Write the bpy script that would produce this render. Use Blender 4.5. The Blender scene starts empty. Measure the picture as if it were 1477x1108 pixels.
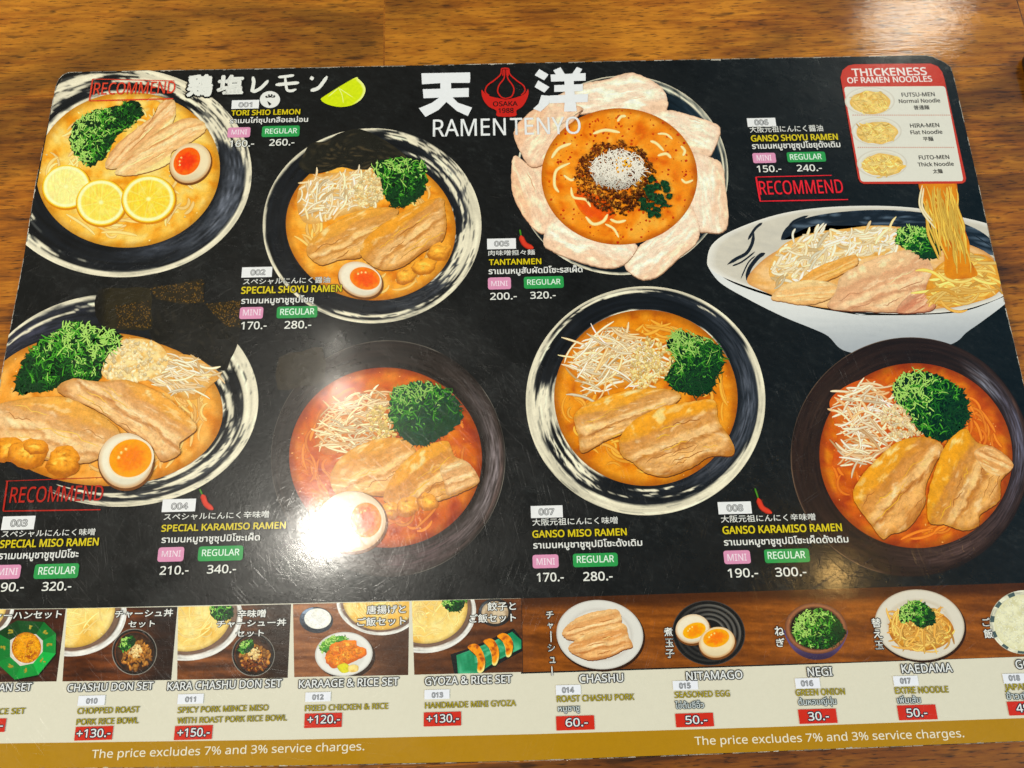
import bpy, math, random
import numpy as np
from mathutils import Vector, Matrix, noise
from mathutils.geometry import tessellate_polygon

S = bpy.context.scene
COL = S.collection
rad = math.radians
# ------------------------------------------------------------------ camera
FPX, CX, CY = 1067.0, 738.5, 554.0            # focal length and centre in photo pixels
_a, _b, _c = .2900, -.0104, -.0241
RM = (Matrix.Rotation(_a, 3, 'X') @ Matrix.Rotation(_b, 3, 'Y') @ Matrix.Rotation(_c, 3, 'Z'))
CAM = Vector((-.0039, -.0959, .2910))          # the printed face of the menu is the plane z = 0
cam = bpy.data.cameras.new('camera')
cam.sensor_width = 36; cam.lens = 36 * FPX / 1477
cam.clip_start = .01; cam.clip_end = 50
cam.dof.use_dof = True; cam.dof.aperture_fstop = 20.0; cam.dof.focus_distance = .30
co = bpy.data.objects.new('camera', cam); COL.objects.link(co)
co.matrix_world = Matrix.Translation(CAM) @ RM.to_4x4()
S.camera = co

# ------------------------------------------------------------------ world: a dim dining room
W = bpy.data.worlds.new('World'); S.world = W; W.use_nodes = True
nt = W.node_tree; nt.nodes.clear()
wo = nt.nodes.new('ShaderNodeOutputWorld'); bg = nt.nodes.new('ShaderNodeBackground')
tc = nt.nodes.new('ShaderNodeTexCoord'); sx = nt.nodes.new('ShaderNodeSeparateXYZ')
wr = nt.nodes.new('ShaderNodeValToRGB'); mr = nt.nodes.new('ShaderNodeMapRange')
mr.inputs['From Min'].default_value = -.55; mr.inputs['From Max'].default_value = .75
wr.color_ramp.elements[0].position = .15; wr.color_ramp.elements[0].color = (.30, .27, .20, 1)
wr.color_ramp.elements[1].position = 1; wr.color_ramp.elements[1].color = (.04, .34, .56, 1)
e = wr.color_ramp.elements.new(.5); e.color = (.17, .17, .15, 1)
nt.links.new(tc.outputs['Generated'], sx.inputs[0]); nt.links.new(sx.outputs[0], mr.inputs[0])
nt.links.new(mr.outputs[0], wr.inputs[0]); nt.links.new(wr.outputs[0], bg.inputs[0])
bg.inputs[1].default_value = .80
nt.links.new(bg.outputs[0], wo.inputs[0])

S.view_settings.view_transform = 'Standard'; S.view_settings.look = 'None'
S.view_settings.exposure = -.09; S.view_settings.gamma = 1
S.view_settings.use_curve_mapping = False
S.cycles.use_denoising = True
S.cycles.max_bounces = 5

# ------------------------------------------------------------------ photo pixel -> point of the menu plane
_R = np.array(RM); _C = np.array(CAM)
def plane(pts, z=0.0):
    p = np.asarray(pts, float).reshape(-1, 2)
    d = np.stack([(p[:, 0] - CX) / FPX, -(p[:, 1] - CY) / FPX, -np.ones(len(p))], 1) @ _R.T
    s = (z - _C[2]) / d[:, 2]
    return _C + s[:, None] * d

def lamp(px, py, h, size, radiance, col, shape='DISK', size_y=None, name='ceiling_lamp'):
    """a ceiling lamp whose mirror image in the table plane is seen at photo pixel px, py"""
    p = plane([(px, py)])[0]; d = p - _C; d[2] = -d[2]
    q = p + d * (h / d[2])
    l = bpy.data.lights.new(name, 'AREA'); l.shape = shape; l.size = size; l.color = col
    area = math.pi * size * size / 4
    if size_y: l.size_y = size_y; area = size * size_y
    l.energy = radiance * area * math.pi
    o = bpy.data.objects.new(name, l); COL.objects.link(o); o.location = q
    return o
lamp(474, 768, 1.9, .140, 290, (1.0, .95, .84))
lamp(489, 566, 1.9, .095, 75, (1.0, .93, .80))
lamp(483, 497, 1.9, .040, 130, (1.0, .93, .80))
lamp(1203, 829, 1.9, .055, 170, (1.0, .60, .18))
gl = lamp(1318, 22, 1.9, .34, 15, (1.0, .96, .80), 'RECTANGLE', .24)
gl.rotation_euler = (0, 0, rad(22))
def fill_light(loc, size, sy, watts, col):  # unseen area light, added to fill in diffuse brightness from the side
    l = bpy.data.lights.new('fill_light', 'AREA'); l.shape = 'RECTANGLE'; l.size = size; l.size_y = sy
    l.color = col; l.energy = watts
    o = bpy.data.objects.new('fill_light', l); COL.objects.link(o); o.location = loc
    o.rotation_euler = (Vector((0, 0, 0)) - Vector(loc)).to_track_quat('-Z', 'Y').to_euler()
fill_light((-2.3, -1.0, 1.5), 1.0, .6, 44, (1, .92, .78))
fill_light((2.2, -1.5, 1.6), 1.0, .6, 40, (.93, .97, 1))

# ------------------------------------------------------------------ materials
def lin(c):
    c = np.asarray(c, float) / 255
    return np.where(c <= .04045, c / 12.92, ((c + .055) / 1.055) ** 2.4)
class NT:
    def __init__(s, name):
        s.m = bpy.data.materials.new(name); s.m.use_nodes = True
        s.t = s.m.node_tree; s.t.nodes.clear()
        s.out = s.n('OutputMaterial'); s.bs = s.n('BsdfPrincipled')
        s.l(s.bs, 0, s.out, 0)
    def n(s, k, **kw):
        x = s.t.nodes.new('ShaderNode' + k)
        for a, b in kw.items(): setattr(x, a, b)
        return x
    def l(s, a, i, b, j): s.t.links.new(a.outputs[i], b.inputs[j])
    def math(s, op, a, b=None, c=None, clamp=False):
        x = s.n('Math', operation=op); x.use_clamp = clamp
        for i, v in enumerate((a, b, c)):
            if v is None: continue
            if isinstance(v, (int, float)): x.inputs[i].default_value = v
            else: s.t.links.new(v, x.inputs[i])
        return x.outputs[0]
    def coord(s, scale=(1, 1, 1), rot=0):
        t = s.n('NewGeometry'); m = s.n('Mapping')
        m.inputs['Scale'].default_value = scale; m.inputs['Rotation'].default_value = (0, 0, rot)
        # rotate first, then stretch
        r = s.n('VectorRotate'); r.rotation_type = 'Z_AXIS'; r.inputs['Angle'].default_value = rot
        m.inputs['Rotation'].default_value = (0, 0, 0)
        s.l(t, 0, r, 0); s.l(r, 0, m, 0)
        return m.outputs[0]
    def noise(s, scale, detail=2, rough=.5, vec=None, dist=0):
        x = s.n('TexNoise'); x.inputs['Scale'].default_value = scale; x.inputs['Detail'].default_value = detail
        x.inputs['Roughness'].default_value = rough; x.inputs['Distortion'].default_value = dist
        s.t.links.new(vec if vec else s.coord(), x.inputs['Vector'])
        return x.outputs[0]
    def ramp(s, v, *stops):
        x = s.n('ValToRGB'); cr = x.color_ramp
        while len(cr.elements) < len(stops): cr.elements.new(.5)
        for e, (p, c) in zip(cr.elements, stops):
            e.position = p; e.color = (*c, 1) if hasattr(c, '__len__') else (c, c, c, 1)
        s.t.links.new(v, x.inputs[0]); return x.outputs[0]
    def mix(s, f, a, b, mode='MIX'):
        x = s.n('Mix', data_type='RGBA', blend_type=mode)
        for i, v in ((0, f), (6, a), (7, b)):
            if isinstance(v, (int, float)): x.inputs[i].default_value = v
            elif isinstance(v, tuple): x.inputs[i].default_value = (*v, 1)
            else: s.t.links.new(v, x.inputs[i])
        return x.outputs[2]
    def set(s, **kw):
        for k, v in kw.items(): s.bs.inputs[k.replace('_', ' ')].default_value = v

def laminate(M):
    """the worn gloss film over the whole print: fine pebbling plus hairline scratches in many directions"""
    scr = None
    for k, (rot, lx, ly) in enumerate(((.15, 45, 2600), (.8, 60, 3000), (1.35, 40, 2400), (1.95, 70, 3200), (2.6, 50, 2700))):
        n = M.noise(1.0, 1, .5, M.coord((lx, ly, 1), rot))
        r = M.ramp(n, (.66, 0.0), (.74, 1.0))
        scr = r if scr is None else M.math('MAXIMUM', scr, r)
    scr = M.math('MULTIPLY', scr, M.ramp(M.noise(11, 3, .6), (.42, .12), (.66, 1.0)))      # scratched in patches
    peb = M.noise(520, 3, .6)
    wave = M.noise(60, 2, .5)
    for dist, wv, sock in ((.000110, .5, 'Normal'), (.000034, 1.5, 'Coat Normal')):
        h = M.math('MULTIPLY_ADD', peb, .5, M.math('MULTIPLY', scr, -.5))
        h = M.math('MULTIPLY_ADD', wave, wv, h)
        b = M.n('Bump'); b.inputs['Strength'].default_value = .6; b.inputs['Distance'].default_value = dist
        M.t.links.new(h, b.inputs['Height']); M.t.links.new(b.outputs[0], M.bs.inputs[sock])
    ro = M.math('MULTIPLY_ADD', M.ramp(M.noise(45, 4, .65), (.3, 0.0), (.75, 1.0)), .20, .19)
    M.t.links.new(ro, M.bs.inputs['Roughness'])
    M.t.links.new(M.math('MULTIPLY_ADD', M.ramp(M.noise(26, 4, .65), (.35, 0.0), (.7, 1.0)), .06, M.math('MULTIPLY_ADD', scr, .10, .085)), M.bs.inputs['Coat Roughness'])
    M.set(Specular_IOR_Level=.21, Coat_Weight=.46, Coat_IOR=1.45)

PR = NT('laminated_print')
at = PR.n('Attribute'); at.attribute_name = 'ink'
g1 = PR.noise(1500, 4, .65); g2 = PR.noise(420, 3, .6)
gr = PR.math('MULTIPLY_ADD', PR.math('ADD', g1, g2), 1.0, -1.0)
gr = PR.math('MULTIPLY_ADD', PR.math('MULTIPLY', gr, at.outputs['Alpha']), 2.2, 1.0)
cb = PR.n('CombineXYZ')
for i in range(3): PR.t.links.new(gr, cb.inputs[i])
PR.t.links.new(PR.mix(1.0, at.outputs['Color'], cb.outputs[0], 'MULTIPLY'), PR.bs.inputs['Base Color'])
laminate(PR); PRINT = PR.m

SL = NT('slate_black_print')
a = SL.noise(38, 6, .68); b = SL.noise(170, 5, .7, SL.coord((1, 2.2, 1), .5)); c2 = SL.noise(700, 3, .6)
v = SL.math('MULTIPLY_ADD', b, .6, SL.math('MULTIPLY_ADD', a, .5, SL.math('MULTIPLY', c2, .25)))
SL.t.links.new(SL.ramp(v, (.52, (.003, .0034, .0038)), (.72, (.0072, .0084, .009)), (.92, (.026, .029, .029))), SL.bs.inputs['Base Color'])
laminate(SL); SLATE = SL.m

ED = NT('paperboard_edge')
ED.t.links.new(ED.ramp(ED.noise(900, 4, .7), (.35, (.30, .27, .22)), (.65, (.62, .58, .50))), ED.bs.inputs['Base Color'])
ED.set(Roughness=.8); EDGE = ED.m

WD = NT('varnished_wood')
vec = WD.coord((1, 1, 1), rad(-1.0))
br = WD.n('TexBrick'); br.offset = .37; br.offset_frequency = 1
for k, v in (('Scale', 1.0), ('Mortar Size', .0004), ('Mortar Smooth', .4), ('Brick Width', .31), ('Row Height', .058), ('Bias', 0.0)):
    br.inputs[k].default_value = v
br.inputs['Color1'].default_value = (0, 0, 0, 1); br.inputs['Color2'].default_value = (1, 1, 1, 1); br.inputs['Mortar'].default_value = (.35, .35, .35, 1)
ad = WD.n('VectorMath', operation='ADD'); ad.inputs[1].default_value = (3.04, 3.166, 0)
WD.t.links.new(vec, ad.inputs[0]); WD.t.links.new(ad.outputs[0], br.inputs['Vector'])
tone = br.outputs['Color']
sh = WD.n('VectorMath', operation='MULTIPLY_ADD')          # every stave has its own grain
sh.inputs[1].default_value = (1, 1, 1); WD.t.links.new(tone, sh.inputs[0]); sh.inputs[1].default_value = (7.3, 3.1, 0)
WD.t.links.new(vec, sh.inputs[2])
def stretch(sx_, sy_):
    m = WD.n('Mapping'); m.inputs['Scale'].default_value = (sx_, sy_, 1); WD.t.links.new(sh.outputs[0], m.inputs[0]); return m.outputs[0]
gA = WD.noise(1.0, 5, .6, stretch(9, 75), .8)
gB = WD.noise(1.0, 4, .65, stretch(45, 420), .3)
gC = WD.noise(1.0, 2, .5, stretch(170, 1350))
figure = WD.noise(1.0, 3, .55, stretch(16, 24), 1.2)
base = WD.math('MULTIPLY_ADD', gA, .48, WD.math('MULTIPLY_ADD', figure, .34, WD.math('MULTIPLY', gB, .52)))
sp = WD.n('SeparateXYZ'); WD.t.links.new(tone, sp.inputs[0])
base = WD.math('MULTIPLY_ADD', sp.outputs[0], .16, base)
colr = WD.ramp(base, (.49, (.028, .0075, .002)), (.61, (.150, .043, .004)), (.73, (.40, .118, .005)), (.90, (.68, .25, .014)))
pore = WD.ramp(gC, (.56, 1.0), (.68, .30))
flk = WD.ramp(WD.noise(1.0, 2, .5, stretch(60, 260)), (.62, 1.0), (.72, .42))
colr = WD.mix(1.0, colr, pore, 'MULTIPLY'); colr = WD.mix(1.0, colr, flk, 'MULTIPLY')
smoke = WD.ramp(WD.noise(1.0, 4, .55, stretch(7, 17), .9), (.36, .38), (.56, 1.0))      # dark heartwood figure
colr = WD.mix(1.0, colr, smoke, 'MULTIPLY')
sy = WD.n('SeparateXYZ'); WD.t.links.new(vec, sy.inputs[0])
darkrow = WD.math('MULTIPLY', WD.math('LESS_THAN', sy.outputs[1], -.150), .72)      # wood colour darkened in a strip past the menu's near edge
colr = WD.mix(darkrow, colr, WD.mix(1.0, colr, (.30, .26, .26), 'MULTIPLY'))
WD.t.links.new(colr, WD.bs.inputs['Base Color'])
bp = WD.n('Bump'); bp.inputs['Strength'].default_value = .35; bp.inputs['Distance'].default_value = .00018
hh = WD.math('MULTIPLY_ADD', gB, .6, WD.math('MULTIPLY_ADD', gC, .3, WD.math('MULTIPLY', WD.noise(130, 3, .5), .5)))
WD.t.links.new(hh, bp.inputs['Height'])
WD.t.links.new(bp.outputs[0], WD.bs.inputs['Normal']); WD.t.links.new(bp.outputs[0], WD.bs.inputs['Coat Normal'])
WD.set(Roughness=.42, Specular_IOR_Level=.2, Coat_Weight=.85, Coat_Roughness=.075)
WOOD = WD.m

def simple(name, col, rough, coat=0, spots=.0):
    m = NT(name); n = m.noise(300, 3, .6)
    m.t.links.new(m.ramp(n, (.3, tuple(x * .75 for x in col)), (.7, col)), m.bs.inputs['Base Color'])
    m.set(Roughness=rough, Coat_Weight=coat); return m.m

# ------------------------------------------------------------------ objects
def link(name, data, parent=None, label=None, cat=None, kind=None, group=None):
    o = bpy.data.objects.new(name, data); COL.objects.link(o)
    if parent: o.parent = parent
    for k, v in (('label', label), ('category', cat), ('kind', kind), ('group', group)):
        if v: o[k] = v
    return o

TOPZ = 0.0; CARD = .0023; TABLE = -CARD
def mix(a, b, t):
    t = 0 if t < 0 else 1 if t > 1 else t
    return tuple(x + (y - x) * t for x, y in zip(a, b))
def mul(c, k): return tuple(x * k for x in c)
def nz(x, y, z=0.): return noise.noise(Vector((x, y, z)))
def fr(x, y, z=0., o=4): return noise.fractal(Vector((x, y, z)), 1.0, 2.0, o)
def sstep(a, b, x):
    t = (x - a) / (b - a); t = 0 if t < 0 else 1 if t > 1 else t
    return t * t * (3 - 2 * t)

class Z:
    """coordinates read from an enlarged window of the photograph"""
    def __init__(s, x, y, k): s.x, s.y, s.k = x, y, k
    def __call__(s, *a):
        if len(a) == 2: return (s.x + a[0] * s.k, s.y + a[1] * s.k)
        return [(s.x + p[0] * s.k, s.y + p[1] * s.k) for p in a[0]]
    def el(s, cx, cy, rx, ry, rot=0):
        c = s(cx, cy); return (c[0], c[1], rx * s.k, ry * s.k, rad(rot))

def epoint(E, a, t=1.0):
    cx, cy, rx, ry, r = E
    x, y = rx * t * math.cos(a), ry * t * math.sin(a)
    return (cx + x * math.cos(r) - y * math.sin(r), cy + x * math.sin(r) + y * math.cos(r))
def eline(E, n=96): return [epoint(E, 2 * math.pi * i / n) for i in range(n)]
def inell(E, x, y):
    cx, cy, rx, ry, r = E; dx, dy = x - cx, y - cy
    u, v = dx * math.cos(r) + dy * math.sin(r), -dx * math.sin(r) + dy * math.cos(r)
    return math.hypot(u / rx, v / ry)
def spline(pts, n=8, closed=True):
    out = []; m = len(pts); R = range(m if closed else m - 1)
    for i in R:
        g = lambda k: pts[k % m] if closed else pts[max(0, min(m - 1, k))]
        p0, p1, p2, p3 = g(i - 1), g(i), g(i + 1), g(i + 2)
        for j in range(n):
            t = j / n; t2, t3 = t * t, t * t * t
            out.append(tuple(.5 * (2 * b + (c - a) * t + (2 * a - 5 * b + 4 * c - d) * t2 + (3 * b - a - 3 * c + d) * t3)
                             for a, b, c, d in zip(p0, p1, p2, p3)))
    if not closed: out.append(tuple(pts[-1]))
    return out
def inpoly(P, x, y):
    c = False; j = len(P) - 1
    for i in range(len(P)):
        xi, yi = P[i]; xj, yj = P[j]
        if (yi > y) != (yj > y) and x < (xj - xi) * (y - yi) / (yj - yi) + xi: c = not c
        j = i
    return c

class Art:
    """one printed patch: faces drawn in the menu plane, later ones a hair above earlier ones"""
    def __init__(s, z=0.0, dz=.2): s.V = []; s.F = []; s.C = []; s.z = z; s.dz = dz
    def add(s, vs, fs, cs, z=None):
        o = len(s.V); zz = s.z if z is None else z
        s.V += [(x, y, zz) for x, y in vs]; s.F += [tuple(o + i for i in f) for f in fs]; s.C += cs
        s.z += s.dz
    def poly(s, pts, col, g=.05):
        t = tessellate_polygon([[Vector((x, y, 0)) for x, y in pts]])
        s.add(list(pts), [tuple(f) for f in t], [(*col, g)] * len(pts))
    def radial(s, line, c, nr, fn, g=.25):
        n = len(line); vs = [c]; cs = [(*fn(c[0], c[1], 0, 0), g)]; fs = []
        for k in range(1, nr + 1):
            t = k / nr
            for i, (x, y) in enumerate(line):
                px, py = c[0] + (x - c[0]) * t, c[1] + (y - c[1]) * t
                vs.append((px, py)); cs.append((*fn(px, py, t, 2 * math.pi * i / n), g))
        for i in range(n):
            j = (i + 1) % n
            fs.append((0, 1 + i, 1 + j))
            for k in range(nr - 1):
                o = 1 + k * n; fs.append((o + i, o + n + i, o + n + j, o + j))
        s.add(vs, fs, cs)
    def band(s, A, B, nr, fn, g=.2):
        n = len(A); vs = []; cs = []; fs = []
        for k in range(nr + 1):
            t = k / nr
            for i in range(n):
                px, py = A[i][0] + (B[i][0] - A[i][0]) * t, A[i][1] + (B[i][1] - A[i][1]) * t
                vs.append((px, py)); cs.append((*fn(px, py, t, 360 * i / n), g))
        for k in range(nr):
            for i in range(n):
                j = (i + 1) % n; fs.append((k * n + i, (k + 1) * n + i, (k + 1) * n + j, k * n + j))
        s.add(vs, fs, cs)
    def ribbon(s, pts, w, edge, mid, g=.12, taper=.35):
        n = len(pts); vs = []; cs = []; fs = []
        for i, (x, y) in enumerate(pts):
            a = pts[max(0, i - 1)]; b = pts[min(n - 1, i + 1)]
            dx, dy = b[0] - a[0], b[1] - a[1]; L = math.hypot(dx, dy) or 1; nx, ny = -dy / L, dx / L
            q = min(i, n - 1 - i) / max(1, n - 1) * 2
            ww = w * .5 * (taper + (1 - taper) * min(1, q * 3))
            vs += [(x + nx * ww * k, y + ny * ww * k) for k in (-1, -.52, .38, 1)]
            cs += [(*edge, g), (*mid, g), (*mid, g), (*mix(edge, mid, .15), g)]
        for i in range(n - 1):
            o = 4 * i
            fs += [(o + k, o + k + 1, o + k + 5, o + k + 4) for k in range(3)]
        s.add(vs, fs, cs)
    def strand(s, x, y, a, L, w, curv, edge, mid, n=7, wob=.3, g=.12, R=random):
        pts = []; x -= math.cos(a) * L / 2; y -= math.sin(a) * L / 2; k = curv / n; a -= curv / 2
        for i in range(n + 1):
            pts.append((x, y)); a += k + R.uniform(-wob, wob) / n
            x += math.cos(a) * L / n; y += math.sin(a) * L / n
        s.ribbon(pts, w, edge, mid, g)
    def chunk(s, x, y, r, col, dark, R=random, el=1.5, g=.2):
        a0 = R.uniform(0, 6.3); m = R.randint(5, 8); e = R.uniform(1, el); ro = R.uniform(0, 3.1)
        vs = [(x + R.uniform(-.2, .2) * r, y + R.uniform(-.35, .0) * r)]; cs = [(*col, g)]
        for i in range(m):
            a = a0 + 6.283 * i / m; q = r * R.uniform(.7, 1.15); u, v = q * e * math.cos(a), q / e * math.sin(a)
            px, py = u * math.cos(ro) - v * math.sin(ro), u * math.sin(ro) + v * math.cos(ro)
            vs.append((x + px, y + py)); cs.append((*mix(dark, col, .25 - .6 * py / r * .5), g))
        s.add(vs, [(0, 1 + i, 1 + (i + 1) % m) for i in range(m)], cs)
    def text(s, body, xl, xr, yb, h, col, off=0.0, mode='cap', g=.03, outline=None, ow=.05, lift=2):
        """one line of type from photo x xl to xr on the baseline yb, h high; off thickens the strokes"""
        T = glyphs(body); bx0, bx1 = T[:, 0].min(), T[:, 0].max(); by0, by1 = T[:, 1].min(), T[:, 1].max()
        p0, p1 = plane([(xl, yb), (xr, yb)]); ph = plane([(xl, yb - h)])[0]
        kx = (p1[0] - p0[0]) / (bx1 - bx0); hh = math.hypot(*(ph - p0)[:2])
        if mode == 'cap': ky = hh / CAPH; y0 = 0
        elif mode == 'thai': ky = hh / THH; y0 = 0
        else: ky = hh / (by1 - by0); y0 = by0
        base = np.stack([p0[0] + (T[:, 0] - bx0) * kx, p0[1] + (T[:, 1] - y0) * ky], 1)
        s.world = getattr(s, 'world', [])
        for c_, o_ in ((outline, off + ow), (col, off)):
            if c_ is None: continue
            sh = [(0, 0)] + ([(math.cos(a) * o_ * ky, math.sin(a) * o_ * ky) for a in np.arange(0, 6.28, 6.2832 / (10 if o_ > .05 else 6))] if o_ else [])
            xy = np.concatenate([base + np.array(k) for k in sh]); n = len(xy); o = len(s.V)
            s.world.append((o, xy))
            s.V += [(0, 0, s.z + (i // 3) * .0004) for i in range(n)]
            s.F += [(o + i, o + i + 1, o + i + 2) for i in range(0, n, 3)]
            s.C += [(*c_, g)] * n
            s.z += lift + n / 3 * .0004
    def build(s, name, parent, label=None, clip=None, mat=None):
        V = np.array(s.V, float); C = np.array(s.C, float); F = s.F
        xyz = plane(V[:, :2]); 
        for o, xy in getattr(s, 'world', []): xyz[o:o + len(xy), :2] = xy
        xyz[:, 2] = V[:, 2] * 1e-6
        lum = C[:, :3] @ np.array([.3, .6, .1]); k = np.where(C[:, 3] >= .1, 1.24, 1.0)      # printed food is inked vividly
        ink = lum[:, None] + (C[:, :3] - lum[:, None]) * k[:, None]
        ink = np.where(C[:, 3:] >= .1, (ink - 130) * 1.12 + 136, ink)
        rgba = np.concatenate([lin(np.clip(ink, 0, 255)), C[:, 3:]], 1)
        data = np.concatenate([xyz, rgba], 1)
        if clip is not None: data, F = clip_faces(data, F, clip)
        if not len(data): return None
        me = bpy.data.meshes.new(name); me.from_pydata(data[:, :3].tolist(), [], F)
        at = me.attributes.new('ink', 'FLOAT_COLOR', 'POINT'); at.data.foreach_set('color', data[:, 3:].astype(np.float32).ravel())
        me.materials.append(mat or PRINT)
        return link(name, me, parent, label)

def clip_faces(D, F, quad):
    """keep what lies inside a convex outline given in photo pixels"""
    q = plane(quad)[:, :2]; n = len(q)
    if sum(q[i][0] * q[(i + 1) % n][1] - q[(i + 1) % n][0] * q[i][1] for i in range(n)) < 0: q = q[::-1]
    for i in range(n):
        a, b = q[i], q[(i + 1) % n]; nx, ny = -(b[1] - a[1]), b[0] - a[0]
        d = (D[:, 0] - a[0]) * nx + (D[:, 1] - a[1]) * ny
        if (d >= 0).all(): continue
        ins = d >= 0; ext = []; F2 = []; base = len(D)
        for f in F:
            k = [ins[v] for v in f]
            if all(k): F2.append(f); continue
            if not any(k): continue
            poly = []
            for j, v in enumerate(f):
                w = f[(j + 1) % len(f)]
                if ins[v]: poly.append(v)
                if ins[v] != ins[w]:
                    t = d[v] / (d[v] - d[w]); ext.append(D[v] + (D[w] - D[v]) * t); poly.append(base + len(ext) - 1)
            if len(poly) > 2: F2.append(tuple(poly))
        if ext: D = np.concatenate([D, np.array(ext)])
        F = F2
        used = np.zeros(len(D), bool)
        for f in F: used[list(f)] = True
        idx = np.cumsum(used) - 1; D = D[used]; F = [tuple(int(idx[v]) for v in f) for f in F]
        if not F: return D[:0], []
    return D, F

_gc = {}
try: LATIN = bpy.data.fonts.load(bpy.utils.system_resource('DATAFILES', path='fonts') + '/NotoSansHebrew-Regular.woff2')
except Exception: LATIN = None                   # Blender's built-in face does as well
def glyphs(body):
    """flat triangles of a line of type, in font units"""
    if body in _gc: return _gc[body]
    c = bpy.data.curves.new('type', 'FONT'); c.body = body; c.resolution_u = 3; c.dimensions = '2D'; c.fill_mode = 'FRONT'
    if LATIN and max(map(ord, body)) < 128: c.font = LATIN
    o = bpy.data.objects.new('type', c); COL.objects.link(o)
    dg = bpy.context.evaluated_depsgraph_get(); ev = o.evaluated_get(dg); me = ev.to_mesh()
    me.calc_loop_triangles(); n = len(me.vertices)
    co_ = np.empty(n * 3); me.vertices.foreach_get('co', co_); co_ = co_.reshape(-1, 3)
    t = np.empty(len(me.loop_triangles) * 3, int); me.loop_triangles.foreach_get('vertices', t)
    out = co_[t][:, :2].copy(); ev.to_mesh_clear()
    bpy.data.objects.remove(o); bpy.data.curves.remove(c)
    _gc[body] = out
    return out
CAPH = glyphs('H')[:, 1].max(); THH = glyphs('น')[:, 1].max()

# ------------------------------------------------------------------ table
def slab(name, outline_xy, z0, z1, mats, parent=None, **kw):
    n = len(outline_xy)
    vs = [(x, y, z1) for x, y in outline_xy] + [(x, y, z0) for x, y in outline_xy]
    fs = [tuple(range(n)), tuple(range(2 * n - 1, n - 1, -1))] + [(i, n + i, n + (i + 1) % n, (i + 1) % n) for i in range(n)]
    me = bpy.data.meshes.new(name); me.from_pydata(vs, [], fs)
    for m in mats: me.materials.append(m)
    if len(mats) > 1:
        for i, p in enumerate(me.polygons): p.material_index = 0 if i == 0 else 1
    return link(name, me, parent, **kw)
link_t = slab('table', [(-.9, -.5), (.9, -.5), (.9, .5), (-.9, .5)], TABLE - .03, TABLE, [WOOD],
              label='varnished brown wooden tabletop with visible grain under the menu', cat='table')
bev = link_t.modifiers.new('bevel', 'BEVEL'); bev.width = .003; bev.segments = 2; bev.limit_method = 'ANGLE'

# ------------------------------------------------------------------ menu card
menu = link('menu', None, None, 'large laminated ramen menu card with black face, dish photos and prices', 'menu')
menu.location = (0, 0, TABLE)
# parts are built in plane coordinates, so undo the Empty's own height
_link = link
def link(name, data, parent=None, label=None, cat=None, kind=None, group=None):
    o = _link(name, data, parent, label, cat, kind, group)
    if parent is menu: o.location = (0, 0, -TABLE)
    return o
OUT_PX = [(-106, 1110.5), (261, 1107), (420, 1105), (600, 1102), (750, 1098.3), (930, 1092), (1110, 1084.6), (1290, 1077.5), (1477, 1069.7), (1592, 1065),
          (1467, 512), (1444, 417), (1409, 255), (1376, 112), (1371.5, 97), (1362, 90), (1345, 82), (1337, 80.2), (1326, 80), (1000, 86), (740, 91.5), (360, 99.5),
          (110, 104), (98, 104.6), (91, 108), (85, 114), (80.5, 124), (79.2, 131), (52, 261), (32.5, 381.5), (4.3, 529)]
oxy = [tuple(p[:2]) for p in plane(OUT_PX)]
slab('card', oxy, -CARD + .00005, -.00002, [SLATE, EDGE], menu, label='black slate patterned laminated card')
CLIP = [(-106, 1110.5), (600, 1103), (1592, 1065), (1371.5, 97), (1326, 80), (110, 104), (79.2, 131)]
CARD_L = [(79.4, 130), (-106, 1110), (1592, 1065), (1372, 97), (1340, 80), (95, 104)]
R = random.Random(7)
# worn white nicks along the rim
wa = Art(40)
for i in range(len(OUT_PX)):
    a, b = OUT_PX[i], OUT_PX[(i + 1) % len(OUT_PX)]
    L = math.hypot(b[0] - a[0], b[1] - a[1]); dx, dy = (b[0] - a[0]) / L, (b[1] - a[1]) / L
    nx, ny = dy, -dx
    mx, my = (a[0] + b[0]) / 2 + nx * 3, (a[1] + b[1]) / 2 + ny * 3
    if not inpoly(OUT_PX, mx, my): nx, ny = -nx, -ny
    t = 0
    while t < L - 1:
        st = min(R.uniform(4, 15), L - t); w = R.choice((.5, .7, .9, 1.0, 1.5)) * (1.5 if R.random() < .06 else 1)
        if R.random() < .82:
            m = max(2, int(st / 2)); pts = [(a[0] + dx * (t + st * k / m), a[1] + dy * (t + st * k / m)) for k in range(m + 1)]
            inn = [(x + nx * w * R.uniform(.4, 1.2), y + ny * w * R.uniform(.4, 1.2)) for x, y in pts]
            c = mul((205, 200, 185), R.uniform(.55, 1.0))
            wa.poly(pts + inn[::-1], c)
        t += st * R.uniform(.9, 1.2)
wa.build('worn_edge', menu, 'pale scuffed rim where the print has chipped')
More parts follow.
